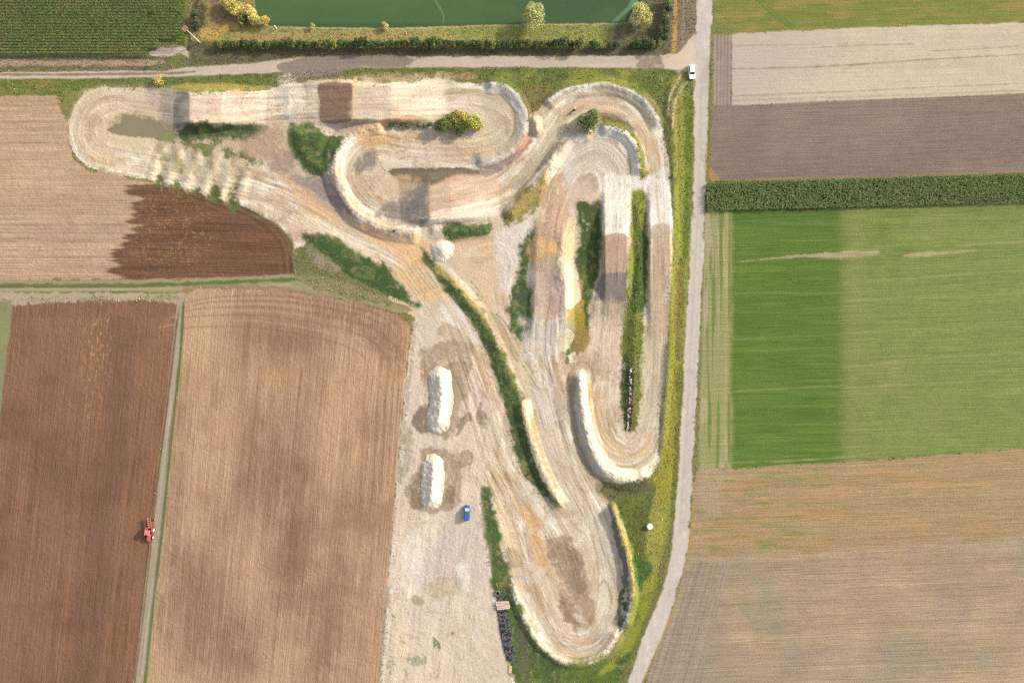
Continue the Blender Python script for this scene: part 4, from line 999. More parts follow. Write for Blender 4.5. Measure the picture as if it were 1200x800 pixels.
# trees and shrubs ---------------------------------------------------------------
def tube(path, radii, seg=7):
    V, F = [], []
    path = [np.array(p, float) for p in path]
    for i, p in enumerate(path):
        d = path[min(i + 1, len(path) - 1)] - path[max(i - 1, 0)]; d /= np.linalg.norm(d) + 1e-9
        a = np.cross(d, (0.3, .9, .1)); a /= np.linalg.norm(a) + 1e-9; b2 = np.cross(d, a)
        for s in range(seg):
            t = 2 * math.pi * s / seg
            V.append(p + (a * math.cos(t) + b2 * math.sin(t)) * radii[i])
    for i in range(len(path) - 1):
        for s in range(seg):
            F.append((i * seg + s, i * seg + (s + 1) % seg, (i + 1) * seg + (s + 1) % seg, (i + 1) * seg + s))
    return V, F
def join(parts):
    V, F, o = [], [], 0
    for v, f in parts:
        V += list(v); F += [tuple(i + o for i in q) for q in f]; o += len(v)
    return V, F
def pymesh(name, V, F, mat, smooth_=False):
    me = bpy.data.meshes.new(name); me.from_pydata([tuple(map(float, v)) for v in V], [], F); me.update()
    for mt in (mat if isinstance(mat, (list, tuple)) else [mat]): me.materials.append(mt)
    if smooth_: me.polygons.foreach_set('use_smooth', np.ones(len(me.polygons), bool))
    return me
def plant_meshes(r, h, cols, nleaf, leaf, lobes=7, open_=.0, trunk=.25, upright=False):
    """crown of leaf sprays on several lobes (cols = weighted colours) and a trunk with limbs"""
    cs = []
    for k in range(lobes):
        a = 2.4 * k + rng.uniform(-.4, .4); q = math.sqrt((k + .4) / lobes) * r * .62
        zc = h * (.52 + .26 * (1 - (q / r)) + rng.uniform(-.08, .08))
        cs.append((q * math.cos(a), q * math.sin(a), zc, r * rng.uniform(.36, .5)))
    cs.append((0, 0, h * .62, r * .55))
    nl = nleaf // len(cs)
    P, N_, C = [], [], []
    for k, (cx, cy, cz, cr) in enumerate(cs):
        d = rng.normal(size=(nl, 3)); d /= np.linalg.norm(d, axis=1, keepdims=True)
        clump = vn(d[:, 0] * 2.2 + 9 * k, d[:, 1] * 2.2 + d[:, 2] * 2.2, 400 + k)
        rad = cr * (1 + .28 * clump[:, None]) * (rng.uniform(.45, 1.08, (nl, 1)) ** .6)
        sq = np.array([1, 1, min(1.15, h / (2.2 * r) + .35)])
        p = np.array([cx, cy, cz]) + d * rad * sq
        keep = rng.random(nl) > open_ * (.5 + .5 * np.sin(7 * d[:, 0] + 5 * d[:, 1] + k))
        p, dd = p[keep], d[keep]
        ci = cols[k % len(cols)] if rng.random() < .65 else cols[int(rng.integers(len(cols)))]
        c = tint(ci, len(p), .24, .07)
        P.append(p); N_.append(dd); C.append(c)
    P = np.concatenate(P); D = np.concatenate(N_); C = np.concatenate(C)
    P[:, 2] = np.maximum(P[:, 2], .12)
    n = len(P)
    nr = D + .75 * rng.normal(size=(n, 3)); nr /= np.linalg.norm(nr, axis=1, keepdims=True)
    t = np.cross(nr, rng.normal(size=(n, 3))); t /= np.linalg.norm(t, axis=1, keepdims=True); b2 = np.cross(nr, t)
    s = (leaf * rng.uniform(.6, 1.4, (n, 1)))
    V = np.stack([P - t * s, P - b2 * s * .5 + nr * s * .15, P + t * s, P + b2 * s * .5 + nr * s * .15], 1).reshape(-1, 3)
    F = np.arange(n * 4, dtype=np.int32).reshape(n, 4)
    C = np.clip(C * 1.22, .003, .8)
    crown = mesh_np('crown', V, F, np.repeat(C, 4, 0), LEAF)
    parts = [tube([(0, 0, -.1), (.03 * r, 0, h * .28), (0, .03 * r, h * .55)], [.07 * h * trunk * 2, .055 * h * trunk * 2, .03 * h * trunk * 2])]
    for (cx, cy, cz, cr) in cs[:-1]:
        parts.append(tube([(0, 0, h * .2), (cx * .5, cy * .5, h * .2 + (cz - h * .2) * .6), (cx * .95, cy * .95, cz)], [.035 * h * trunk * 2, .02 * h * trunk * 2, .008 * h]))
    tv, tf = join(parts)
    return crown, pymesh('trunk', tv, tf, BARK, True)
def put_plant(name, meshes, px, py, zc, label, cat, group=None, scale=1., rot=None, base=None):
    """px, py: where the crown's middle (zc above the ground) shows in the photograph"""
    g = hz(px, py) if base is None else base
    x, y, _ = wp(px, py, g + zc)
    e = link(bpy.data.objects.new(name, None)); e.empty_display_size = .5
    e.location = (x, y, g - .02); e.rotation_euler = (0, 0, rng.uniform(0, 6.28) if rot is None else rot)
    e.scale = (scale, scale, scale * rng.uniform(.92, 1.08))
    link(bpy.data.objects.new('crown', meshes[0]), e); link(bpy.data.objects.new('trunk', meshes[1]), e)
    return props(e, label, cat, group)
DG = [[(82, 96, 56), (96, 108, 60), (74, 90, 54)], [(92, 104, 58), (112, 118, 66), (84, 98, 56)], [(78, 96, 60), (90, 106, 66)], [(100, 106, 60), (86, 96, 56), (120, 122, 70)], [(84, 102, 58), (72, 88, 52), (104, 114, 64)]]
proto = [plant_meshes(1.45, 2.7, dg, 1100, .18, 6, open_=.15) for dg in DG]
light = [plant_meshes(1.5, 2.5, [(120, 134, 66), (142, 148, 70), (104, 122, 60)], 1000, .19, 6) for _ in range(2)]
hedge = [254, 260, 267, 274, 281, 287, 293, 299, 305, 313, 319, 325, 332, 341, 347.5, 354, 361, 367, 374, 383, 391, 398.5, 405, 412, 419, 428, 436, 443, 451, 459, 467, 474.5, 486, 493, 500, 507, 515, 522, 529, 536, 543, 549, 556, 563, 571, 577, 583.5, 590, 597, 603, 610, 618, 628, 636, 644, 652, 661, 669.5, 679.5, 695, 702, 715, 722]
tall = {341: 1.18, 391: 1.0, 419: 1.2, 428: 1.3, 486: 1.25, 507: 1.25, 515: 1.15, 661: 1.3, 679.5: 1.35, 577: 1.05, 652: 1.1}
pale = {260, 305, 391, 577, 702}
ordw = lambda n: str(n) + ('th' if 10 <= n % 100 <= 20 else {1: 'st', 2: 'nd', 3: 'rd'}.get(n % 10, 'th'))
for k, x in enumerate(hedge):
    s = tall.get(x, rng.uniform(.82, 1.0)); lt = x in pale
    what = ('pale yellow green shrub' if lt else 'tall dark green shrub' if s > 1.08 else 'small dark green shrub' if s < .88 else 'dark green shrub')
    put_plant('shrub', (light if lt else proto)[k % (2 if lt else 5)], x, 51.8 + rng.uniform(-.9, .9) - (1.6 if s > 1.1 else 0), 1.7 * s, '%s, %s from the left end of the hedge row below the pond' % (what, ordw(k + 1)), 'shrub', 'shrubs in the hedge row below the pond', s * 1.06)
for k, (x, y, s, lb, lt) in enumerate(((741, 53, .85, 'small dark shrub at the left end of the clump near the road junction', 0), (748.5, 50, 1.05, 'dark green shrub second in the clump near the road junction', 0), (757, 49.5, 1.15, 'largest dark green shrub in the clump near the road junction', 0),
        (764.5, 51.5, 1., 'dark green shrub fourth in the clump near the road junction', 0), (774, 50, .8, 'paler green shrub at the right end of the clump near the road junction', 1), (779, 43, .95, 'dark shrub lowest in the column beside the orange grass line', 0), (781, 34, 1.05, 'dark shrub second from below in the column beside the orange grass line', 0),
        (779.5, 26, 1.05, 'dark shrub in the middle of the column beside the orange grass line', 0), (780.5, 18.5, .8, 'pale yellowish shrub in the column beside the orange grass line', 1), (783.5, 10, 1., 'dark shrub second from above in the column beside the orange grass line', 0), (782, 1, 1., 'yellow green shrub topmost in the column beside the orange grass line', 1),
        (229, 17, 1.1, 'dark green shrub at the edge of the maize beside the pole, upper of two', 0), (230, 27.5, .95, 'dark green shrub at the edge of the maize beside the pole, lower of two', 0))):
    put_plant('shrub', (light if lt else proto)[k % (2 if lt else 5)], x, y, 1.7 * s, lb, 'shrub', None, s)
YW = [(206, 188, 86), (190, 174, 80), (216, 194, 104), (168, 162, 80)]
for x, y, r, h, n, lb in ((268, 2, 2.6, 3.6, 1900, 'large yellow willow bush topmost on the left pond shore'), (277, 10, 2.5, 3.4, 1800, 'yellow willow bush in the middle of the clump on the left pond shore'),
        (291, 14, 2.2, 3.2, 1500, 'yellow willow bush reaching over the left edge of the pond'), (297, 22, 1.9, 2.8, 1300, 'yellow willow bush at the lower end of the clump on the left pond shore'), (284, 24, 1.7, 2.4, 1100, 'dull dark green bush in front of the yellow willow clump')):
    cc = YW if 'dull' not in lb else [(84, 100, 58), (110, 118, 64), (150, 146, 76)]
    put_plant('willow_bush', plant_meshes(r, h, cc, n, .22, 7), x, y, h * .6, lb, 'bush', None, base=0)
put_plant('tree', plant_meshes(1.55, 3.0, [(220, 178, 76), (206, 168, 72), (222, 190, 100)], 1100, .19, 6, trunk=.2), 311, 23.5, 2.0, 'small round orange yellow tree on the pond shore beside the white post', 'tree', base=0)
put_plant('shore_bush', plant_meshes(1.0, 1.5, [(186, 172, 110), (166, 156, 96)], 500, .17, 5), 366.5, 30.5, .9, 'tiny pale bush on the pond shore, farther left of two', 'bush', base=0)
put_plant('shore_bush', plant_meshes(1.25, 1.9, [(214, 186, 116), (196, 172, 100)], 700, .18, 5), 451.5, 29.5, 1.1, 'small straw coloured bush on the middle of the pond shore', 'bush', base=0)
put_plant('willow_tree', plant_meshes(3.9, 5.8, [(184, 182, 104), (168, 172, 92), (196, 192, 120), (146, 154, 80)], 3800, .24, 10, open_=.25), 625.5, 18.5, 3.4, 'pale green willow tree leaning over the lower shore of the pond', 'tree', base=0)
put_plant('willow_tree', plant_meshes(3.7, 5.2, [(206, 190, 112), (192, 180, 104), (216, 200, 128), (158, 158, 90)], 3400, .24, 9, open_=.2), 751.5, 18.5, 3.1, 'pale yellow willow tree at the right corner of the pond', 'tree', base=0)
put_plant('shrub', plant_meshes(2.0, 2.5, [(206, 168, 96), (190, 162, 100), (200, 178, 112)], 620, .18, 6, open_=.55), 185.5, 93.5, 1.4, 'sparse orange shrub on the grass above the left hairpin', 'shrub')
put_plant('shrub', plant_meshes(4.1, 4.6, [(96, 110, 58), (110, 120, 62), (140, 140, 66), (116, 126, 60)], 4600, .21, 11), 691, 141.5, 2.6, 'big round green shrub on the inner bank of the second hairpin', 'shrub')
for x, y, r, h, cc, n, lb in ((519, 146, 3.1, 3.9, [(84, 102, 50), (100, 116, 52), (124, 128, 54)], 2700, 'dark green shrub at the left end of the clump inside the first loop'), (532, 138.5, 2.5, 3.2, [(160, 150, 62), (184, 166, 70), (130, 130, 58)], 1800, 'olive yellow shrub at the top of the clump inside the first loop'),
        (540, 151, 2.6, 3.0, [(92, 110, 56), (112, 122, 58)], 1800, 'green shrub in the lower middle of the clump inside the first loop'), (543, 138, 2.1, 3.0, [(196, 178, 70), (180, 166, 66)], 1400, 'bright yellow shrub in the middle of the clump inside the first loop'),
        (554, 143, 2.6, 3.2, [(178, 176, 64), (150, 156, 60), (190, 184, 76)], 1900, 'yellow green shrub in the right part of the clump inside the first loop'), (561, 146, 1.9, 2.6, [(192, 176, 72), (196, 156, 80), (160, 160, 62)], 1200, 'yellow shrub at the right tip of the clump inside the first loop')):
    put_plant('shrub', plant_meshes(r, h, cc, n, .21, 8), x, y, h * .55, lb, 'shrub', 'shrub clump inside the first loop')
low = [plant_meshes(.95, 1.1, [(96, 112, 74), (110, 122, 84), (84, 100, 66)], 360, .15, 4) for _ in range(3)]
for k, x in enumerate((457, 463, 471, 477, 484, 490, 497, 503)):
    put_plant('low_shrub', low[k % 3], x, 147 + rng.uniform(-1.2, 1.2), .6, 'low grey green shrub, %s from the left in the row beside the yellow clump' % ordw(k + 1), 'shrub', 'low shrubs beside the clump', rng.uniform(.8, 1.2))
# ------------------------------------------------------------------ heaps of sand
def heap(name, spine, hw, h, label, col=(234, 222, 202), seed=1, lump=.12, facets=0):
    p = pts(spine); w0 = hw * 1.15
    x0, x1 = p[:, 0].min() - w0, p[:, 0].max() + w0; y0, y1 = p[:, 1].min() - w0, p[:, 1].max() + w0
    st = .55
    xs = np.arange(x0, x1, st); ys = np.arange(y0, y1, st); X, Y = np.meshgrid(xs, ys)
    d = np.full(X.shape, 1e9)
    if len(p) == 1: d = np.hypot(X - p[0, 0], Y - p[0, 1])
    for (ax, ay), (bx, by) in zip(p[:-1], p[1:]):
        ex, ey = bx - ax, by - ay; t = np.clip(((X - ax) * ex + (Y - ay) * ey) / (ex * ex + ey * ey), 0, 1)
        d = np.minimum(d, np.hypot(X - ax - t * ex, Y - ay - t * ey))
    n = fbm(X / 7 + seed * 31, Y / 7, 500 + seed, 4); n2 = vn(X / 1.6, Y / 1.6, 540 + seed)
    a = np.arctan2(Y - p[:, 1].mean(), X - p[:, 0].mean())
    r = d / (hw * (1 + .09 * n + .03 * np.sin(a * 3 + seed)))
    z = np.where(r < .16, 1 - r * r * 2.6, 1.0 - (r - .16) * 1.05 - .067) 
    if len(p) > 1: z = z * (1 + .6 * lump * vn(X / 40 + seed, (Y - y0) / 15, 9))
    z = h * z + (.05 if not facets else .02) * h * n * (r < 1) + .07 * n2 + .09 * h * vn(X / 3.2, Y / 3.2, 560 + seed) * (r < 1.05) * (1 if not facets else .35) + facets * .03 * np.sin(a * 26 + 3 * n)
    z = np.maximum(z, -.3); base = np.array([[hz(float(u), float(v)) for u in xs] for v in ys])
    Z = base + z
    k = (CAMZ - Z) / CAMZ * S
    V = np.stack([(X - 600) * k, (400 - Y) * k, Z], -1).reshape(-1, 3)
    ny, nx = X.shape
    i, j = np.meshgrid(np.arange(ny - 1), np.arange(nx - 1), indexing='ij'); q = (i * nx + j).ravel()
    F = np.stack([q, q + nx, q + nx + 1, q + 1], -1)
    keep = (z[:-1, :-1].ravel() > -.29)
    F = F[keep]; u, inv = np.unique(F, return_inverse=True)
    c = lin(col) * KALB * 1.06 * (1 + .05 * n + .04 * n2)[..., None]
    c = c * (1 - .0 * r[..., None]); stn = (sst(.7, 1.0, r + .25 * n) * .55)[..., None]; c = c * (1 - stn) + lin((206, 176, 134)) * KALB * stn
    c = c.reshape(-1, 3)
    me = mesh_np(name, V[u], inv.reshape(F.shape), c[u], SAND, True)
    return props(link(bpy.data.objects.new(name, me)), label, 'sand heap')
SAND = ground_mat('heap_sand', amp=.05, dist=.10)
heap('sand_heap', '516,443 517,462 516,478 513.5,494', 13.5, 1.95, 'long white sand heap, upper of two on the parking ground', seed=1)
heap('sand_heap', '508,545 507,562 505.5,583', 13, 1.85, 'long white sand heap, lower of two, near the blue van', seed=2)
heap('sand_heap', '518.3,293', 13.2, 1.5, 'round cone of pale sand beside the square dark green weed patch', seed=3, facets=1)
heap('sand_heap', '629,143 629,153', 8, 1.0, 'small pale sand heap wedged between the two hairpin loops', col=(218, 190, 160), seed=4)

# ------------------------------------------------------------------ things made by hand
WHITE = plain('white_paint', (246, 247, 250), .3, .5, k=.85, amp=.03)
BLUE = plain('blue_paint', (66, 104, 172), .4, .4, k=.5, amp=.05)
RED = plain('red_paint', (200, 92, 80), .6, .3, k=.5, amp=.25)
CREAMP = plain('cream_paint', (238, 226, 186), .5, .4, k=.75)
GLASS = plain('dark_glass', (58, 64, 72), .12, .6, k=.4, amp=.05)
SKYGLASS = plain('windscreen_glass', (150, 176, 196), .15, .6, k=.7, amp=.05)
RUBBER = plain('rubber', (56, 56, 58), .85, .2, k=.6)
OLDRUBBER = plain('old_rubber', (128, 128, 132), .9, .15, k=.5, amp=.25, scale=3)
WHITERUB = plain('whitewashed_rubber', (226, 222, 216), .85, .15, k=.6, amp=.25, scale=5)
RUSTRUB = plain('muddy_red_rubber', (150, 82, 62), .9, .1, k=.55, amp=.25, scale=5)
STEEL = plain('steel', (150, 150, 152), .4, .5, metal=.7)
DARK = plain('black_plastic', (40, 40, 42), .6, .3, k=.6)
LAMPW = plain('lamp_glass', (240, 240, 236), .15, .6, k=.8, amp=.02)
LAMPR = plain('tail_lamp', (190, 30, 26), .2, .6, k=.8, amp=.02)
WOOD = plain('weathered_wood', (214, 190, 168), .85, .1, k=.55, amp=.22, scale=4)
TANW = plain('new_wood', (226, 188, 140), .8, .1, k=.55, amp=.15, scale=4)
POLEW = plain('pole_wood', (236, 214, 160), .85, .1, k=.6, amp=.1, scale=3)
BROWN = plain('brown_boards', (170, 136, 120), .9, .1, k=.5, amp=.2, scale=3)
PLAST = plain('white_film', (244, 244, 246), .35, .5, k=.75, amp=.05, scale=2)
STONE = plain('brown_stone', (112, 66, 50), .9, .1, k=.6, amp=.2, scale=4)
def box(cx, cy, cz, sx, sy, sz, tx=1., ty=1., rz=0.):
    """box with a tapered top (tx, ty)"""
    V = []
    for z, kx, ky in ((-.5, 1, 1), (.5, tx, ty)):
        for x, y in ((-.5, -.5), (.5, -.5), (.5, .5), (-.5, .5)):
            a, b2 = x * sx * kx, y * sy * ky
            V.append((cx + a * math.cos(rz) - b2 * math.sin(rz), cy + a * math.sin(rz) + b2 * math.cos(rz), cz + z * sz))
    return V, [(3, 2, 1, 0), (4, 5, 6, 7), (0, 1, 5, 4), (1, 2, 6, 5), (2, 3, 7, 6), (3, 0, 4, 7)]
def bevelled(name, V, F, mat, b2=.03, seg=2):
    me = pymesh(name, V, F, mat)
    import bmesh
    bm = bmesh.new(); bm.from_mesh(me); bmesh.ops.recalc_face_normals(bm, faces=bm.faces)
    bmesh.ops.bevel(bm, geom=list(bm.edges), offset=b2, segments=seg, affect='EDGES', profile=.6, clamp_overlap=True)
    bm.to_mesh(me); bm.free(); return me
def part(name, me, parent, loc=(0, 0, 0), rot=(0, 0, 0)):
    o = link(bpy.data.objects.new(name, me), parent); o.location = loc; o.rotation_euler = rot; return o
def lathe(prof, seg=20, axis='x'):
    V, F = [], []
    for r, t in prof:
        for s in range(seg):
            a = 2 * math.pi * s / seg
            V.append((t, r * math.cos(a), r * math.sin(a)) if axis == 'x' else (r * math.cos(a), r * math.sin(a), t))
    for i in range(len(prof) - 1):
        for s in range(seg):
            F.append((i * seg + s, i * seg + (s + 1) % seg, (i + 1) * seg + (s + 1) % seg, (i + 1) * seg + s))
    return V, F
def tyre_prof(R_, r_, w):
    return [(r_, -w * .38), (r_ + (R_ - r_) * .5, -w * .5), (R_ * .96, -w * .42), (R_, -w * .2), (R_, w * .2), (R_ * .96, w * .42), (r_ + (R_ - r_) * .5, w * .5), (r_, w * .38), (r_, -w * .38)]
def wheel(parent, x, y, R_, w, rimmat, tyremat=None, rr=.62):
    ty = part('wheel', pymesh('wheel', *lathe(tyre_prof(R_, R_ * rr, w), 22), RUBBER, True), parent, (x, y, R_))
    v, f = lathe([(.02, -w * .30), (R_ * rr * .5, -w * .26), (R_ * rr * .98, -w * .36), (R_ * rr * .98, w * .36), (R_ * rr * .5, w * .26), (.02, w * .30)], 20)
    f += [tuple(range(19, -1, -1)), tuple(range(100, 120))]
    part('rim', pymesh('rim', v, f, rimmat, True), ty)
    return ty
def empty(name, px, py, rz, label, cat, group=None, z=None, dz=0.):
    g = hz(px, py) if z is None else z
    x, y, _ = wp(px, py, g)
    e = link(bpy.data.objects.new(name, None)); e.location = (x, y, g + dz); e.rotation_euler = (0, 0, rz)
    return props(e, label, cat, group)
def panel(q, shrink, off, mat, name, parent, th=.012):
    """a window pane set just proud of the face q (four points, outward order)"""
    q = [np.array(v, float) for v in q]; c = sum(q) / 4
    n = np.cross(q[1] - q[0], q[2] - q[0]); n /= np.linalg.norm(n)
    a = [c + (v - c) * shrink + n * (off - th) for v in q]; b2 = [c + (v - c) * shrink + n * off for v in q]
    F = [(4, 5, 6, 7), (0, 3, 2, 1)] + [(i, (i + 1) % 4, 4 + (i + 1) % 4, 4 + i) for i in range(4)]
    return part(name, pymesh(name, a + b2, F, mat), parent)
def car(name, px, py, rz, L, Wd, zs, zr, cab, paint, glass, front_glass, label, cat):
    """cab = (rear foot, roof rear, roof front, windscreen foot) along y, y forward"""
    e = empty(name, px, py, rz, label, cat)
    hw = Wd / 2; st = []
    ys = np.linspace(-L / 2, L / 2, 15)
    V, F = [], []
    for y in ys:
        t = abs(y) / (L / 2); k = 1 - .16 * max(0, (t - .72) / .28) ** 2
        zt = zs - (.16 if y > 0 else .05) * max(0, (t - .45) / .55) ** 1.6
        zb = .24 + .14 * max(0, (t - .8) / .2)
        sec = [(-hw * k * .92, zb), (-hw * k, zb + .2), (-hw * k, zt - .22), (-hw * k * .95, zt - .05), (-hw * k * .8, zt), (0, zt + .03), (hw * k * .8, zt), (hw * k * .95, zt - .05), (hw * k, zt - .22), (hw * k, zb + .2), (hw * k * .92, zb)]
        V += [(x, y, z) for x, z in sec]
    n = 11
    for i in range(len(ys) - 1):
        for s in range(n):
            F.append((i * n + s, i * n + (s + 1) % n, (i + 1) * n + (s + 1) % n, (i + 1) * n + s))
    F += [tuple(range(n)), tuple(range((len(ys) - 1) * n + n - 1, (len(ys) - 1) * n - 1, -1))]
    a, b2, c, d = cab; wb, wt = hw * .93, hw * .76; z0 = zs - .04
    B = [(-wb, a, z0), (wb, a, z0), (wb, d, z0), (-wb, d, z0), (-wt, b2, zr - .05), (wt, b2, zr - .05), (wt, c, zr - .05), (-wt, c, zr - .05), (-wt * .88, b2 + .15, zr), (wt * .88, b2 + .15, zr), (wt * .88, c - .15, zr), (-wt * .88, c - .15, zr)]
    cf = [(0, 1, 5, 4), (1, 2, 6, 5), (2, 3, 7, 6), (3, 0, 4, 7), (4, 5, 9, 8), (5, 6, 10, 9), (6, 7, 11, 10), (7, 4, 8, 11), (8, 9, 10, 11)]
    VV, FF = join([(V, F), (B, cf)])
    import bmesh
    me = pymesh('body', VV, FF, paint)
    bm = bmesh.new(); bm.from_mesh(me); bmesh.ops.recalc_face_normals(bm, faces=bm.faces); bm.to_mesh(me); bm.free()
    part('body', me, e)
    panel([B[2], B[3], B[7], B[6]], .9, .012, front_glass, 'windscreen', e)
    panel([B[0], B[1], B[5], B[4]], .84, .012, glass, 'rear_window', e)
    panel([B[1], B[2], B[6], B[5]], .84, .012, glass, 'side_window', e)
    panel([B[3], B[0], B[4], B[7]], .84, .012, glass, 'side_window', e)
    for sx in (-1, 1):
        part('headlight', bevelled('headlight', *box(sx * hw * .68, L / 2 - .16, zs - .3, .34, .2, .18), LAMPW, .03), e)
        part('tail_light', bevelled('tail_light', *box(sx * hw * .78, -L / 2 + .06, zs - .25, .2, .1, .25), LAMPR, .02), e)
        part('mirror', bevelled('mirror', *box(sx * (hw + .1), d - .35, zs + .05, .2, .12, .14), paint, .03), e)
        for yy in (-L * .29, L * .31):
            wheel(e, sx * (hw - .1), yy, .31, .2, STEEL)
    part('bumper', bevelled('bumper', *box(0, L / 2 - .03, .42, Wd * .8, .1, .2), DARK, .03), e)
    return e
# white estate car on the junction, nose down the picture
car('car', 810.0, 85.3, R(180 + 4), 4.35, 1.78, .92, 1.46, (-2.02, -1.75, .30, 1.0), WHITE, GLASS, GLASS, 'white parked car with dark windscreen at the corner of the junction', 'car')
# blue van on the parking ground, nose up
car('van', 547.6, 600.0, R(-2), 4.5, 1.72, 1.05, 1.82, (-2.2, -2.08, .75, 1.55), BLUE, GLASS, SKYGLASS, 'blue van with pale windscreen parked on the sand below the lower heap', 'van')

# tractor with its plough
hd = math.atan2(-.112, -1) - math.pi / 2          # y forward, moving down the picture
hd = math.pi - .112
tr = empty('tractor', 177.3, 623.2, hd, 'red tractor with cream wheel rims at the edge of the dark ploughed field', 'tractor', z=0)
part('chassis', bevelled('chassis', *join([box(0, .1, .75, .6, 3.2, .45), box(0, -1.0, .85, 1.5, .25, .3), box(0, 1.35, .6, 1.5, .16, .16)]), DARK, .03), tr)
hv = [box(0, 1.25, 1.32, .92, 1.9, .75, .82, .94)]
part('hood', bevelled('hood', *join(hv), RED, .10, 3), tr)
cabv, cabf = box(0, -.55, 1.85, 1.5, 1.45, 1.5, .92, .86)
cb = part('cab', bevelled('cab', cabv, cabf, RED, .04), tr)
for fc, nm in (((2, 3, 7, 6), 'windscreen'), ((0, 1, 5, 4), 'rear_window'), ((1, 2, 6, 5), 'side_window'), ((3, 0, 4, 7), 'side_window')):
    panel([cabv[i] for i in fc], .86, .015, GLASS, nm, cb)
part('roof', bevelled('roof', *box(0, -.55, 2.7, 1.62, 1.6, .22, .86, .86), plain('faded_red_paint', (216, 118, 112), .6, .3, k=.6, amp=.2), .08, 3), tr)
for sx in (-1, 1):
    fv = [(sx * x, y, z) for x in (.72, 1.22) for y, z in ((-1.75, 1.25), (-1.45, 1.72), (-.85, 1.86), (-.3, 1.55), (-.1, 1.2))]
    ff = [(i, i + 1, i + 6, i + 5) for i in range(4)]
    fv2 = [(x, y, z + .05) for x, y, z in fv]
    part('fender', pymesh('fender', fv + fv2, ff + [tuple(10 + k for k in reversed(q)) for q in ff] + [(0, 4 + 1, 15, 10), (4, 14, 19, 9)] + [(i, 10 + i, 11 + i, i + 1) for i in range(4)] + [(5 + i, 6 + i, 16 + i, 15 + i) for i in range(4)], RED), tr)
    wheel(tr, sx * .98, -.98, .88, .5, CREAMP, rr=.66)
    wheel(tr, sx * .92, 1.35, .62, .4, CREAMP, rr=.66)
    part('work_lamp', bevelled('work_lamp', *box(sx * .55, .18, 2.66, .2, .1, .14), LAMPW, .02), tr)
part('exhaust_pipe', pymesh('exhaust_pipe', *tube([(.5, .45, 1.4), (.5, .45, 2.6), (.5, .4, 2.8)], [.06, .06, .05], 8), DARK, True), tr)
part('front_weight', bevelled('front_weight', *box(0, 2.4, .8, .8, .4, .4), RED, .05), tr)
pl = empty('plough', 178.6, 612.4, hd, 'red mounted plough with several shares behind the red tractor', 'plough', z=0)
part('frame', bevelled('frame', *join([box(0, 0, .95, .2, 3.3, .2, rz=.28), box(-.28, 1.25, .95, .9, .16, .5)]), RED, .03), pl)
for k in range(5):
    yy = 1.1 - k * .62; xx = -.28 * yy
    for top in (0, 1):
        z0 = .3 if not top else 1.55; sg = -1 if not top else 1
        V = []
        for i in range(5):
            t = i / 4
            for j in range(3):
                V.append((xx + .08 + .62 * t, yy - .55 * t + .12 * j * t, z0 - sg * (.30 - .28 * j) * (1 if j else 1) + .05 * t))
        V2 = [(x, y + .03, z) for x, y, z in V]
        F1 = [(i * 3 + j, i * 3 + j + 1, i * 3 + j + 4, i * 3 + j + 3) for i in range(4) for j in range(2)]
        part('mouldboard', pymesh('mouldboard', V + V2, F1 + [tuple(15 + q for q in reversed(f)) for f in F1], RED if (k + top) % 2 else STEEL), pl)
    part('leg', bevelled('leg', *box(xx + .06, yy, .95, .1, .16, 1.15), RED, .02), pl)
wheel(pl, -.75, -1.2, .32, .2, CREAMP)

# tall pole with a board platform
pole = empty('utility_pole', 234.3, 50.2, 0, 'tall pale wooden pole with a brown square platform on top beside the maize', 'pole', z=0)
part('shaft', pymesh('shaft', *tube([(0, 0, -.3), (0, 0, 3), (0, 0, 9.3)], [.19, .17, .12], 12), POLEW, True), pole)
pf = []
for k in range(6): pf.append(box(-.66 + k * .264, 0, 9.44, .235, 1.5, .08))
pf += [box(0, -.5, 9.34, 1.5, .12, .1), box(0, .5, 9.34, 1.5, .12, .1)]
part('platform', pymesh('platform', *join(pf), BROWN), pole, rot=(0, 0, R(45)))
for name, px, py, h, r, lb in (('marker_post', 324.6, 34.3, 2.2, .11, 'thin white post standing on the pond shore beside the orange yellow tree'), ('marker_post', 798.0, 59.5, 2.6, .09, 'thin pale post in the dry grass above the junction')):
    e = empty(name, px, py, 0, lb, 'post', z=0)
    part('post', pymesh('post', *tube([(0, 0, -.2), (0, 0, h * .5), (0, 0, h)], [r, r, r * .9], 10), WHITE if px < 500 else POLEW, True), e)
    part('cap', bevelled('cap', *box(0, 0, h + .04, r * 2.4, r * 2.4, .08, .6, .6), WHITE if px < 500 else POLEW, .02), e)
# white wrapped bundle
wb = empty('wrapped_bale', 760.6, 616.2, .3, 'white plastic wrapped bale lying alone in the grass beside the road', 'bale')
v, f = lathe([(.05, 0), (.68, .02), (.84, .18), (.88, .55), (.84, .95), (.66, 1.12), (.3, 1.16), (.1, 1.08), (.01, 1.06)], 14, 'z')
v = [(x * (1.04 + .10 * math.sin(3 * math.atan2(y, x) + 1)), y * (1 + .06 * math.sin(5 * math.atan2(y, x))), z + .04 * math.sin(7 * x + 3 * y)) for x, y, z in v]
part('film', pymesh('film', v, f, PLAST, True), wb)
part('knot', pymesh('knot', *join([tube([(.05, -.05, 1.04), (.12, -.10, 1.18), (.24, -.16, 1.22)], [.12, .07, .03], 7), tube([(.7, .1, .9), (.95, .0, .7), (1.15, -.2, .2)], [.06, .05, .03], 6)]), plain('grey_film', (150, 150, 156), .5, .4, k=.6), True), wb)
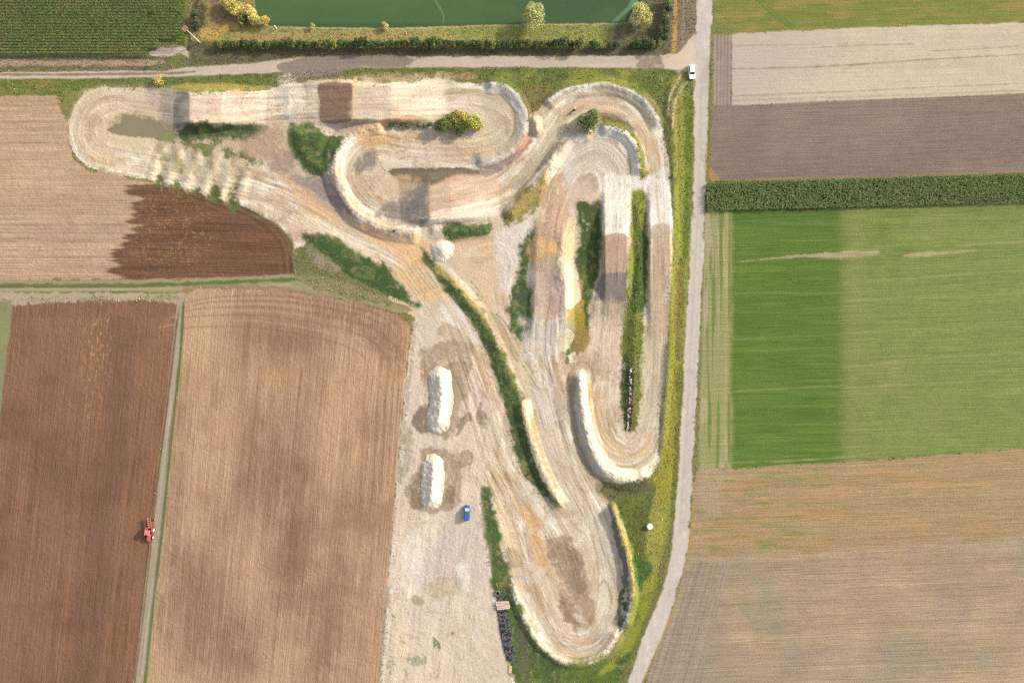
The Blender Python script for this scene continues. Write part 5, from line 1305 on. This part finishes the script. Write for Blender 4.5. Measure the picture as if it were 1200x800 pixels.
# stone on the bank of the first loop
st_ = bpy.data.meshes.new('stone')
v, f = lathe([(.02, -.1), (.3, -.05), (.42, .16), (.3, .36), (.02, .42)], 9, 'z')
v = [(x * (1 + .2 * math.sin(4 * y + 2)), y * .8, z + .05 * math.sin(9 * x)) for x, y, z in v]
o = link(bpy.data.objects.new('stone', pymesh('stone', v, f, STONE))); o.location = wp(462, 270.6); props(o, 'dark red brown stone at the foot of the bright curved bank', 'stone')

# tyres ---------------------------------------------------------------
def tyre_mesh(mat, R_=.31, w=.19):
    return pymesh('tyre', *lathe([(r, t) for r, t in tyre_prof(R_, R_ * .58, w)], 16, 'z'), mat, True)
T_OLD = [tyre_mesh(OLDRUBBER), tyre_mesh(RUBBER), tyre_mesh(OLDRUBBER, .29, .2)]
T_WH, T_RU, T_BK = tyre_mesh(WHITERUB, .30), tyre_mesh(RUSTRUB, .30), tyre_mesh(RUBBER, .30)
def tyre(me, px, py, z, label, group, tilt=.06, rot=None):
    g = hz(px, py) + z
    x, y, _ = wp(px, py, g)
    o = link(bpy.data.objects.new('tyre', me)); o.location = (x, y, g)
    o.rotation_euler = rot or (rng.normal(0, tilt), rng.normal(0, tilt), rng.uniform(0, 6.28))
    return props(o, label, 'tyre', group)
ax = pts('588,714 590,725 593,745 596.5,762 598.5,773')
for lay, ncol in ((0, 5), (1, 4)):
    for r_ in range(25):
        t = r_ / 24; yy = 714 + 58 * t
        cx = float(np.interp(yy, ax[:, 1], ax[:, 0])); k = ncol if t < .88 else ncol - 1
        for c_ in range(k):
            tyre(T_OLD[int(rng.integers(3))], cx + (c_ - (k - 1) / 2) * 2.5 + rng.uniform(-.3, .3), yy + (1.2 if c_ % 2 else 0) + rng.uniform(-.3, .3), .10 + .2 * lay,
                 'old black car tyre in the long dark pile at the edge of the parking ground', 'tyres in the long dark pile', .05 + .12 * lay)
for k in range(20):
    yy = 692 + 11 * rng.random(); xx = 582.5 + rng.random() * 11 * (1 if yy > 697 else .6)
    tyre(T_OLD[int(rng.integers(3))], xx, yy, .12 + .1 * (k % 2), 'old black car tyre lying loose above the pale planks', 'tyres lying loose above the planks', .3)
big = tyre_mesh(OLDRUBBER, .82, .42)
o = tyre(big, 583, 695, .40, 'large grey tractor tyre lying flat above the pale planks', None, .05)
o = tyre(T_OLD[1], 585.2, 699.2, .30, 'black tyre leaning against the large grey tractor tyre', None, .3)
wl = pts('740.6,432 740.2,446 739.4,460 738.8,474 737.6,488 736.6,503')
for k in range(30):
    yy = 432 + k * 2.42; cx = float(np.interp(yy, wl[:, 1], wl[:, 0]))
    up = rng.random() < .45
    tyre(T_WH if k % 5 != 3 else T_BK, cx - 1.1 + rng.uniform(-.9, .8), yy + rng.uniform(-.6, .6), .11, 'whitewashed tyre in the left row of the tyre wall' if k % 5 != 3 else 'black tyre in the left row of the tyre wall', 'tyres of the left row of the tyre wall', .25)
    tyre(T_RU if k % 3 == 1 else T_BK, cx + 1.4 + rng.uniform(-.8, .8), yy + 1.1 + rng.uniform(-.6, .6), .12, 'muddy red tyre in the right row of the tyre wall' if k % 3 == 1 else 'black tyre in the right row of the tyre wall', 'tyres of the right row of the tyre wall', .25)
    if up:
        q = rng.random()
        tyre(T_WH if q < .45 else T_BK, cx - .4 + rng.uniform(-.6, .6), yy + .5, .36, ('whitewashed' if q < .45 else 'black') + ' tyre lying on top of the tyre wall', 'tyres on top of the tyre wall', .3)
# planks on the tyre pile, board and canister at its lower end
for k in range(5):
    g = .62 + .008 * k
    x, y, _ = wp(589.2 + (-.7, -.3, .3, 1.0, .8)[k], 705 + k * 1.95, g)
    o = link(bpy.data.objects.new('plank', bevelled('plank', *box(0, 0, 0, (4.0, 4.1, 4.2, 4.1, 3.9)[k], .44, .06), WOOD, .012)))
    o.location = (x, y, g); o.rotation_euler = (0, 0, (.05, .09, .04, .08, .10)[k])
    props(o, 'pale weathered plank on the dark tyres, %s from the top of five' % ordw(k + 1), 'plank', 'pale planks on the tyre pile')
for k, (a, b2, lb) in enumerate(((( 582.7, 687.5), (582.3, 681.5), 'thin pale stick above the tractor tyre, the upright one'), ((584.3, 688), (587.2, 683.4), 'thin pale stick above the tractor tyre, the slanting one'))):
    p0 = np.array(wp(*a)); p1 = np.array(wp(*b2)); p1[2] += .9; p0[2] += .1
    o = link(bpy.data.objects.new('stick', pymesh('stick', *tube([p0, (p0 + p1) / 2 + .02, p1], [.06, .055, .045], 7), POLEW, True))); props(o, lb, 'stick')
e = empty('pallet', 597.9, 783.6, -.06, 'tan wooden pallet lying in the grass below the tyre pile', 'pallet')
part('deck', pymesh('deck', *join([box(0, -.95 + k * .27, .2, .95, .24, .04) for k in range(8)]), TANW), e)
for sx in (-1, 0, 1): part('bearer', bevelled('bearer', *box(sx * .42, 0, .09, .1, 2.1, .17), TANW, .01), e)
e = empty('canister', 601.6, 799.5, .1, 'small white canister at the lower edge of the picture below the pallet', 'canister')
part('body', bevelled('body', *box(0, 0, .4, .75, .6, .8, .92, .9), PLAST, .08, 3), e)
part('cap', pymesh('cap', *join([lathe([(.1, .8), (.1, .9), (.01, .9)], 10, 'z')]), DARK, True), e)

# rider and motorcycle on the upper hairpin ---------------------------------------------------------------
mz = hz(672.3, 130.6)
rzb = math.atan2(5.2, 3.2) - math.pi / 2
mb = empty('motorcycle', 672.2, 130.8, rzb, 'dark motocross motorcycle ridden round the second hairpin beside the big round shrub', 'motorcycle')
for yy in (-.68, .72):
    t_ = part('wheel', pymesh('wheel', *lathe(tyre_prof(.34, .26, .11), 20), RUBBER, True), mb, (0, yy, .34))
    v, f = lathe([(.03, -.05), (.05, 0), (.255, .02), (.265, -.02), (.05, -.02), (.03, -.05)], 18)
    part('rim', pymesh('rim', v, f, STEEL, True), t_)
part('frame', pymesh('frame', *join([tube([(0, -.68, .36), (0, -.2, .5), (0, .1, .45), (0, .42, .85)], [.04, .06, .07, .05], 8), tube([(0, -.2, .5), (0, -.3, .85), (0, .42, .88)], [.04, .04, .04], 8), box(0, .08, .5, .28, .42, .36)]), DARK), mb)
part('seat', bevelled('seat', *box(0, -.35, .92, .2, .85, .1, .8, .95), DARK, .03), mb)
part('fuel_tank', bevelled('fuel_tank', *box(0, .2, .92, .3, .38, .2, .7, .8), RED, .05), mb)
part('mudguard', bevelled('mudguard', *join([box(0, .8, .74, .13, .6, .03), box(0, -.85, .88, .15, .5, .03)]), WHITE, .01), mb)
part('fork', pymesh('fork', *join([tube([(sx * .09, .72, .34), (sx * .09, .46, 1.02)], [.03, .035], 8) for sx in (-1, 1)]), STEEL, True), mb)
part('handlebar', pymesh('handlebar', *tube([(-.4, .34, 1.1), (-.15, .44, 1.06), (.15, .44, 1.06), (.4, .34, 1.1)], [.018] * 4, 8), DARK, True), mb)
part('exhaust_pipe', pymesh('exhaust_pipe', *tube([(.14, .2, .45), (.18, -.2, .6), (.17, -.75, .82)], [.03, .05, .05], 8), STEEL, True), mb)
# the rider: one continuous body grown on a skeleton
J = [('pelvis', (0, -.22, 1.04), .15), ('waist', (0, -.12, 1.22), .135), ('chest', (0, .0, 1.42), .16), ('neck', (0, .09, 1.56), .07),
     ('head0', (0, .14, 1.64), .085), ('head1', (0, .17, 1.76), .10)]
for s_, n_ in ((-1, 'l'), (1, 'r')):
    J += [('sh' + n_, (s_ * .20, .04, 1.47), .075), ('el' + n_, (s_ * .42, .14, 1.26), .052), ('wr' + n_, (s_ * .38, .31, 1.13), .04), ('ha' + n_, (s_ * .34, .37, 1.115), .045),
          ('hi' + n_, (s_ * .11, -.2, .99), .105), ('kn' + n_, (s_ * .20, .20, .82), .075), ('an' + n_, (s_ * .19, -.05, .44), .05), ('to' + n_, (s_ * .19, .14, .38), .045)]
idx = {j[0]: i for i, j in enumerate(J)}
E = [('pelvis', 'waist'), ('waist', 'chest'), ('chest', 'neck'), ('neck', 'head0'), ('head0', 'head1')]
for n_ in 'lr': E += [('chest', 'sh' + n_), ('sh' + n_, 'el' + n_), ('el' + n_, 'wr' + n_), ('wr' + n_, 'ha' + n_), ('pelvis', 'hi' + n_), ('hi' + n_, 'kn' + n_), ('kn' + n_, 'an' + n_), ('an' + n_, 'to' + n_)]
me = bpy.data.meshes.new('body'); me.from_pydata([j[1] for j in J], [(idx[a], idx[b2]) for a, b2 in E], []); me.update()
tmp = link(bpy.data.objects.new('rider_skeleton', me))
sk = tmp.modifiers.new('Skin', 'SKIN')
if not me.skin_vertices: me.attributes.new('skin', 'FLOAT', 'POINT')
for i, j in enumerate(J):
    me.skin_vertices[0].data[i].radius = (j[2], j[2]); me.skin_vertices[0].data[i].use_root = (i == 0)
tmp.modifiers.new('Sub', 'SUBSURF').levels = 1
dg = bpy.context.evaluated_depsgraph_get()
body = bpy.data.meshes.new_from_object(tmp.evaluated_get(dg)); body.name = 'body'
bpy.data.objects.remove(tmp)
body.materials.clear(); body.materials.append(plain('dark_riding_suit', (70, 66, 64), .8, .2, k=.5))
body.polygons.foreach_set('use_smooth', np.ones(len(body.polygons), bool))
pe = empty('person', 672.2, 130.8, rzb, 'rider in dark clothes and a dark helmet sitting on the motorcycle', 'person')
part('body', body, pe)
v, f = lathe([(.02, -.13), (.11, -.11), (.145, 0), (.135, .09), (.08, .15), (.01, .165)], 16, 'z')
part('helmet', pymesh('helmet', v, f, DARK, True), pe, (0, .17, 1.74), (-.25, 0, 0))
part('visor', bevelled('visor', *box(0, .30, 1.80, .2, .16, .02), STEEL, .006), pe)
for sx in (-1, 1):
    fg = [tube([(sx * .34, .36, 1.12), (sx * (.30 + .025 * k), .405, 1.125 - .004 * k), (sx * (.30 + .025 * k), .40, 1.085), (sx * (.30 + .025 * k), .37, 1.08)], [.013, .012, .011, .009], 6) for k in range(4)]
    fg.append(tube([(sx * .33, .36, 1.11), (sx * .29, .355, 1.09), (sx * .285, .385, 1.08)], [.014, .012, .01], 6))
    part('glove', pymesh('glove', *join(fg), DARK, True), pe)
# ------------------------------------------------------------------ light, sky, camera
SUN_EL, SUN_AZ = 27.0, 26.0     # height; degrees from +x towards +y
w_ = bpy.data.worlds.new('World'); sc.world = w_; w_.use_nodes = True
nt = w_.node_tree; bg = nt.nodes['Background']
sky = nt.nodes.new('ShaderNodeTexSky'); sky.sky_type = 'NISHITA'; sky.sun_disc = False
sky.sun_elevation = R(SUN_EL); sky.sun_rotation = R(90 - SUN_AZ); sky.air_density = 1.0; sky.dust_density = 2.5; sky.ozone_density = 1.0
hs = nt.nodes.new('ShaderNodeHueSaturation'); hs.inputs['Saturation'].default_value = .45   # thin high cloud takes the blue out of the sky
nt.links.new(sky.outputs[0], hs.inputs['Color']); nt.links.new(hs.outputs[0], bg.inputs['Color']); bg.inputs['Strength'].default_value = SKYK
sd_ = bpy.data.lights.new('sun', 'SUN'); sd_.energy = SUNK; sd_.angle = R(2.2); sd_.color = SUNC
so = link(bpy.data.objects.new('sun', sd_)); so.rotation_euler = (R(90 - SUN_EL), 0, R(SUN_AZ + 90))
so['kind'] = 'helper'
cd = bpy.data.cameras.new('camera'); co = link(bpy.data.objects.new('camera', cd))
co.location = (0, 0, CAMZ); co.rotation_euler = (0, 0, 0)
cd.sensor_width = 36; cd.lens = 36 * CAMZ / (1200 * S); cd.clip_start = 1; cd.clip_end = 20000
sc.camera = co
sc.view_settings.view_transform = 'Standard'; sc.view_settings.look = 'None'
sc.view_settings.exposure = EXPO; sc.view_settings.gamma = 1
sc.render.resolution_x = 1024; sc.render.resolution_y = 682
sc.cycles.use_denoising = False; sc.cycles.filter_width = 1.35
